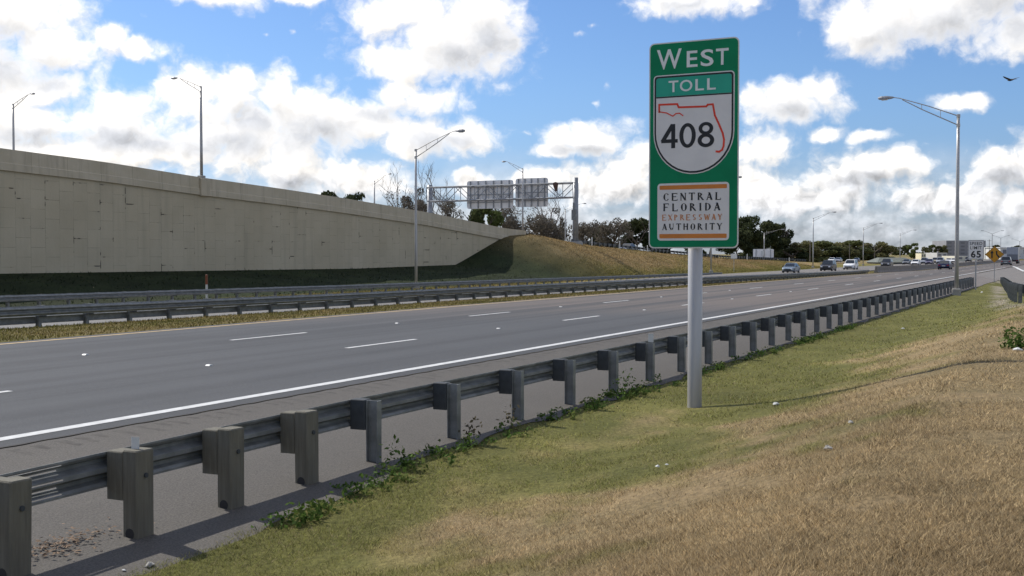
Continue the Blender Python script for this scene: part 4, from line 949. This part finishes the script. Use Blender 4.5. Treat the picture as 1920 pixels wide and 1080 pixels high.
def far_tree(key,px,ptop,Y,label,wpx,group='far hazy trees',pb_=478.5):
    p=at_depth(px,ptop,Y); b=at_depth(px,pb_,Y).z; tm,lm,h,w_=KIND[key]; o=thing('tree',label,'tree',(p.x,p.y,b),random.uniform(0,6),group)
    sw=(wpx/2*Y/F)/(w_*1.1); o.scale=(sw,sw,(p.z-b)/h); place(tm,'trunk',(0,0,0),o); place(lm,'crown',(0,0,0),o)
far_tree('light_a',1714,455,520,'rounded bright green tree left of the pale yellow sign',32,pb_=486)
FT=[(1690,462),(1700,458),(1735,461),(1748,458),(1760,460),(1771,458),(1852,462),(1868,458),(1884,463),(1896,462),(1908,459),(1918,461),(1640,466),(1660,463),(1678,464)]
for i,(px,pt) in enumerate(FT):
    far_tree(('round_a','oak_b','round_b')[i%3],px,pt,820+20*(i%4),'far dark tree on the hazy skyline, one of the row by the grey building',random.uniform(16,26))

# ------------------------------------------------------------------ far buildings, poles
def building(name,label,pxl,pxr,ptop,pbot,Y,wallc,depth_m=30,roofc=(.3,.3,.3),storeys=3,over=.0):
    a=at_depth(pxl,pbot,Y); b=at_depth(pxr,pbot,Y); h=at_depth(pxl,ptop,Y).z-a.z; wd=(b-a).length
    t=thing(name,label,'building',(a+b)/2,TH-PI/2); wm=mat('wall_'+label[:14],wallc,.8,0,.06,.2)
    MB().box(-wd/2,wd/2,0,depth_m,-2,h*.94).build('wall',wm,t); MB().box(-wd/2-over,wd/2+over,-over,depth_m+over,h*.94,h).build('roof',mat('roof_'+label[:14],roofc,.7,0,.05,.3),t)
    n=max(2,int(wd/5))
    for s in range(storeys):
        for k in range(n):
            x=-wd/2+(k+.5)*wd/n; z=h*.94*(s+.35)/storeys; MB().box(x-wd/n*.3,x+wd/n*.3,-.06,-.01,z,z+h*.94/storeys*.45)  .build('window',mat('dim_window',(.17,.175,.19),.5),t)
    return t
building('office_building','long grey-brown office block on the skyline behind the speed limit sign',1774,1848,451,479,900,(.26,.26,.28),30,(.26,.26,.28),4)  # bluish wall colour has distance haze mixed in
building('warehouse','long white low building along the right horizon behind the truck',1876,1935,463.5,482,620,(.62,.62,.6),30,(.75,.75,.75),1,.5)
building('warehouse','small white building between the speed sign and the diamond sign',1846,1862,465,482,640,(.7,.7,.68),20,(.75,.75,.75),1)
building('warehouse','tiny white flat-roofed building left of the near lamp pole',1757,1776,474,482,560,(.5,.5,.48),18,(.75,.75,.74),1)
building('shed','pale yellow-white small building by the round green tree',1727.5,1736,475,484,420,(.72,.66,.46),6,(.6,.56,.42),1)
building('warehouse','cream low building below the speed limit sign',1792,1822,480,489,430,(.62,.58,.45),14,(.7,.68,.58),1)
# grey-green hip-roofed low building
Y=330; a=at_depth(1645,495,Y); b=at_depth(1722,495,Y); wd=(b-a).length; h=at_depth(1645,483,Y).z-a.z; t=thing('low_building','low building with a broad grey-green hip roof beyond the median barrier','building',(a+b)/2,TH-PI/2)
gm=mat('grey_green_roof',(.13,.14,.115),.7,0,.1,.5); MB().box(-wd/2+.6,wd/2-.6,.6,11.4,-2.5,h*.25).build('wall',mat('dim_wall',(.2,.2,.19),.8),t)
MB().loft([[(-wd/2,0,h*.25+.01),(wd/2,0,h*.25+.01),(wd/2,12,h*.25+.01),(-wd/2,12,h*.25+.01)],[(-wd/2+2.2,5,h),(wd/2-2.2,5,h),(wd/2-2.2,7,h),(-wd/2+2.2,7,h)]]).build('roof',gm,t)
for k in range(4): MB().box(-wd/2+1.5+k*2.6,-wd/2+3+k*2.6,.54,.59,-1.6,-.4).build('window',glass,t)
for px,pt,l in ((1519,451,'wooden utility pole just left of a distant lamp by the olive trees'),(1593,458,'wooden utility pole in the olive tree row, right of the white SUV'),(1640,458,'faint wooden utility pole right of the second distant lamp'),(1855,449,'thin dark pole between the speed limit and diamond signs')):
    p=at_y(px,pt,80 if px<1800 else 30); b=-.8; t=thing('utility_pole',l,'utility pole',(p.x,p.y,b),0,'wooden utility poles'); hh=p.z-b
    MB().tube([(0,0,-.5),(0,0,hh)],[.17,.12],8).build('pole',bark_grey,t); MB().box(-.06,.06,-1.,1.,hh-.7,hh-.55).build('crossarm',bark_grey,t)

# ------------------------------------------------------------------ bird
bp=at_depth(1895,150,95)
bd=thing('bird','dark bird gliding with raised wings near the top right corner','bird',bp,TH+.3)
b=MB(); rg=[]
for x,r_ in ((-.42,.02),(-.3,.05),(-.12,.09),(.08,.10),(.2,.06),(.27,.05),(.33,.035),(.38,.01)): rg.append([(x,r_*math.cos(a),r_*.9*math.sin(a)) for a in np.linspace(0,2*PI,9)[:-1]])
b.loft(rg)
for s in (-1,1):
    ws=[(0.05*s,.02,.16,-.16,.03),(.3*s,.10,.17,-.15,.025),(.55*s,.17,.10,-.14,.02),(.78*s,.24,.0,-.13,.012)]
    b.loft([[(x0,y,z+th),(x1,y,z+th*.3),(x1,y,z-th*.3),(x0,y,z-th)] for y,z,x0,x1,th in ws])
b.loft([[(-.38,-.05,.012),(-.38,.05,.012),(-.38,.05,-.012),(-.38,-.05,-.012)],[(-.62,-.13,.006),(-.62,.13,.006),(-.62,.13,-.006),(-.62,-.13,-.006)]])
b.build('body',mat('bird_dark',(.04,.035,.035),.7),bd)

# ------------------------------------------------------------------ grass, weeds, litter
def blades(name,X,Y,hgt,wid,m,lean=.5,bright=1.25,zoff=0.):
    n=len(X); Z=G(X,Y)+zoff; a=RNG.uniform(0,2*PI,n); h=hgt*RNG.uniform(.45,1.35,n); wv=wid*RNG.uniform(.7,1.3,n)
    la=RNG.uniform(0,2*PI,n); ll=h*lean*RNG.uniform(.2,1.5,n)
    dxv,dyv=np.cos(a)*wv/2,np.sin(a)*wv/2
    V=np.stack([np.stack([X-dxv,Y-dyv,Z-.01],-1),np.stack([X+dxv,Y+dyv,Z-.01],-1),np.stack([X+np.cos(la)*ll,Y+np.sin(la)*ll,Z+h],-1)],1).reshape(-1,3)
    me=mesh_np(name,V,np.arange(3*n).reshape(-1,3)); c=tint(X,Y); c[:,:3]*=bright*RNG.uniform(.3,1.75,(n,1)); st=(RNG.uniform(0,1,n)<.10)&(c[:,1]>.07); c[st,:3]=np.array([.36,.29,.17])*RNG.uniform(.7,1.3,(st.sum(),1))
    at=me.attributes.new('tint','FLOAT_COLOR','POINT'); at.data.foreach_set('color',np.repeat(c,3,0).astype(np.float32).ravel()); me.materials.append(m)
    o=bpy.data.objects.new(name,me); C.objects.link(o); return o
# near verge: points spread evenly over the picture, thinning with distance
n=520000; Yd=1/RNG.uniform(1/62.,1/4.6,n); a_=RNG.uniform(-.50,.62,n)
Xw=CAM.x+Yd*FWD.x+a_*Yd*RGT.x; Yw=CAM.y+Yd*FWD.y+a_*Yd*RGT.y
edge=-4.20+.36*(fbm(Xw*1.1,Yw*0+2)-.5)*2-.50*np.clip((12.2-Xw)/3.5,0,1)
ok=(Yw<edge)&(Yw>np.interp(Xw,[0,16,27,40,51,80,112],[-15.3,-15.,-13.4,-10.6,-8.9,-6.9,-4.5])-0.)
bare_=fbm(Xw*.8+20,Yw*1.4+4); ok&=(RNG.uniform(0,1,n)<np.clip((.66-bare_)*8,.10,1))
X_,Y_=Xw[ok],Yw[ok]; D_=Yd[ok]
tag(blades('grass',X_,Y_,.024+.0007*D_,np.maximum(.0065,.00078*D_),blade_m,1.5,1.78),'short mown verge grass, brown on the bank and green by the guardrail','grass',kind='stuff')
n=60000; X_=RNG.uniform(14,150,n); X_=14+136*RNG.uniform(0,1,n)**1.5; Y_=RNG.uniform(11.45,17.7,n); ok=Y_>11.45+.25*fbm(X_*2,Y_*0)
X_,Y_=X_[ok],Y_[ok]
tag(blades('median_grass',X_,Y_,.06,.035,blade_m,.8,1.1),'golden grass strip along the median guardrail','grass',kind='stuff')
n=150000; X_=34+226*RNG.uniform(0,1,n)**1.2; Y_=RNG.uniform(37.2,51.6,n); ok=(Y_<38.6)|(X_>XA_+9+RNG.normal(0,3,n))|(RNG.uniform(0,1,n)<.06); X_,Y_=X_[ok],Y_[ok]
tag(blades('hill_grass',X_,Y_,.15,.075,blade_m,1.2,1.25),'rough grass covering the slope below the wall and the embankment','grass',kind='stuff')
# leafy weeds along the shoulder edge
def weeds(name,spots,label,seed):
    rg=np.random.default_rng(seed); V=[];Cc=[]
    for x,y,h,s,k,nl in spots:
        z=gz(x,y); hue=np.array([.075,.125,.028]) if k==0 else np.array([.10,.085,.05]) if k==1 else np.array([.12,.15,.04])
        for j in range(nl):
            c=np.array([x+rg.normal()*s*.5,y+rg.normal()*s*.4,z+h*rg.uniform(.05,1)]); nrm=rg.normal(size=3)+np.array([0,0,.8]); nrm/=np.linalg.norm(nrm); t=np.cross(nrm,rg.normal(size=3)); t/=np.linalg.norm(t); b=np.cross(nrm,t); q=rg.uniform(.018,.042)
            V+= [c-t*q,c-b*q*.5,c+t*q,c+b*q*.5]; Cc+= [np.append(hue*rg.uniform(.5,1.5),1)]*4
    V=np.array(V); me=mesh_np(name,V,np.arange(len(V)).reshape(-1,4)); at=me.attributes.new('tint','FLOAT_COLOR','POINT'); at.data.foreach_set('color',np.array(Cc).astype(np.float32).ravel()); me.materials.append(leaf_m)
    o=bpy.data.objects.new(name,me); C.objects.link(o); return tag(o,label,'weeds',kind='stuff')
rg=random.Random(5); sp_=[]
for k in range(190):
    x=8.3+rg.random()**1.2*32; y=-4.38+rg.gauss(0,.12)-.46*max(0,min(1,(12.2-x)/3.5)); sp_.append((x,y,rg.uniform(.05,.17),rg.uniform(.08,.2),0 if rg.random()<.75 else 2,rg.randint(12,40)))
for x in (11.2,13.1,14.2,18.4,18.9): sp_.append((x,-4.25,rg.uniform(.3,.45),.18,rg.choice([0,1]),45))
weeds('weeds',sp_,'low green leafy weeds along the grass edge under the near guardrail',2)
q=at_z(1912,668,.62)
sp_=[(q.x+rg.gauss(0,.12),q.y+rg.gauss(0,.12),rg.uniform(.2,.36),.16,0,60) for k in range(7)]
o=weeds('weed_clump',sp_,'leafy green weed clump at the right edge of the photo',3); o['kind']='thing'; o['category']='plant'
dl=MB(); rg=random.Random(8)
for k in range(260):
    t_=rg.random(); x=6.9+rg.gauss(0,.28)+.0; y=-3.72+rg.gauss(0,.13); z=float(road_z(x,np.array(y)))+rg.uniform(.004,.03); a=rg.uniform(0,6.3); s=rg.uniform(.012,.03); c,d=math.cos(a)*s,math.sin(a)*s
    dl.add([(x-c,y-d,z),(x+d*.5,y-c*.5,z+rg.uniform(0,.012)),(x+c,y+d,z+rg.uniform(-.003,.01)),(x-d*.5,y+c*.5,z)],[(0,1,2,3)])
tag(dl.build('dead_leaves',mat('dead_leaf',(.20,.135,.085),.9,0,.5,30)),'brown dead leaves piled on the shoulder beside the first wooden posts','leaves',kind='stuff')
def litter(px,py,y,s,label,seed,name='litter',m=white_plastic):
    s*=.62
    rg=random.Random(seed); d=ray(px,py); p=None; t_=3.
    while t_<90:
        q=CAM+d*t_
        if q.z<=gz(q.x,q.y)+.03: p=q; break
        t_+=.03
    b=MB(); n=7; top=[(0,0,s*.5)]; rings=[]
    for f,z in ((1,.0),(1.05,.25),(.6,.5),(.15,.62)): rings.append([(s*f*math.cos(2*PI*k/n)*rg.uniform(.6,1.25),s*.7*f*math.sin(2*PI*k/n)*rg.uniform(.6,1.25),s*z*rg.uniform(.7,1.2)) for k in range(n)])
    o=b.loft(rings).build(name,m); o.location=(p.x,p.y,gz(p.x,p.y)+.015); o.rotation_euler=(0,0,rg.uniform(0,6)); return tag(o,label,'litter')
litter(1233,873,0,.05,'crumpled white paper scrap on the brown grass below the toll sign',1)
litter(1250,869,0,.035,'tiny pale scrap beside the crumpled paper on the brown grass',2)
litter(1454,757,0,.085,'white crumpled bag in the green grass right of the toll sign pole',3)
litter(1693,616,0,.11,'small white scrap in the grass midway to the distant lamp',4)
litter(1841,548,0,.16,'white scrap in the grass right of the speed limit sign post',5)
litter(1908,655,0,.11,'white plastic bag caught in the weed clump at the right edge',6)
litter(1595,790,0,.06,'pale sandy scrap on the brown bank right of the toll sign',7,m=concrete)
litter(232,1068,0,.035,'small white scrap on the dirt below the wooden posts',8)
litter(281,1058,0,.09,'grey-white torn plastic on the grass edge at bottom left',9,m=concrete)
litter(386,947,0,.05,'flat white strip lying on the shoulder beside the third wooden post',10)
litter(1552,838,0,.07,'sandy pale clod on the brown bank toward the lower right',11,m=concrete)
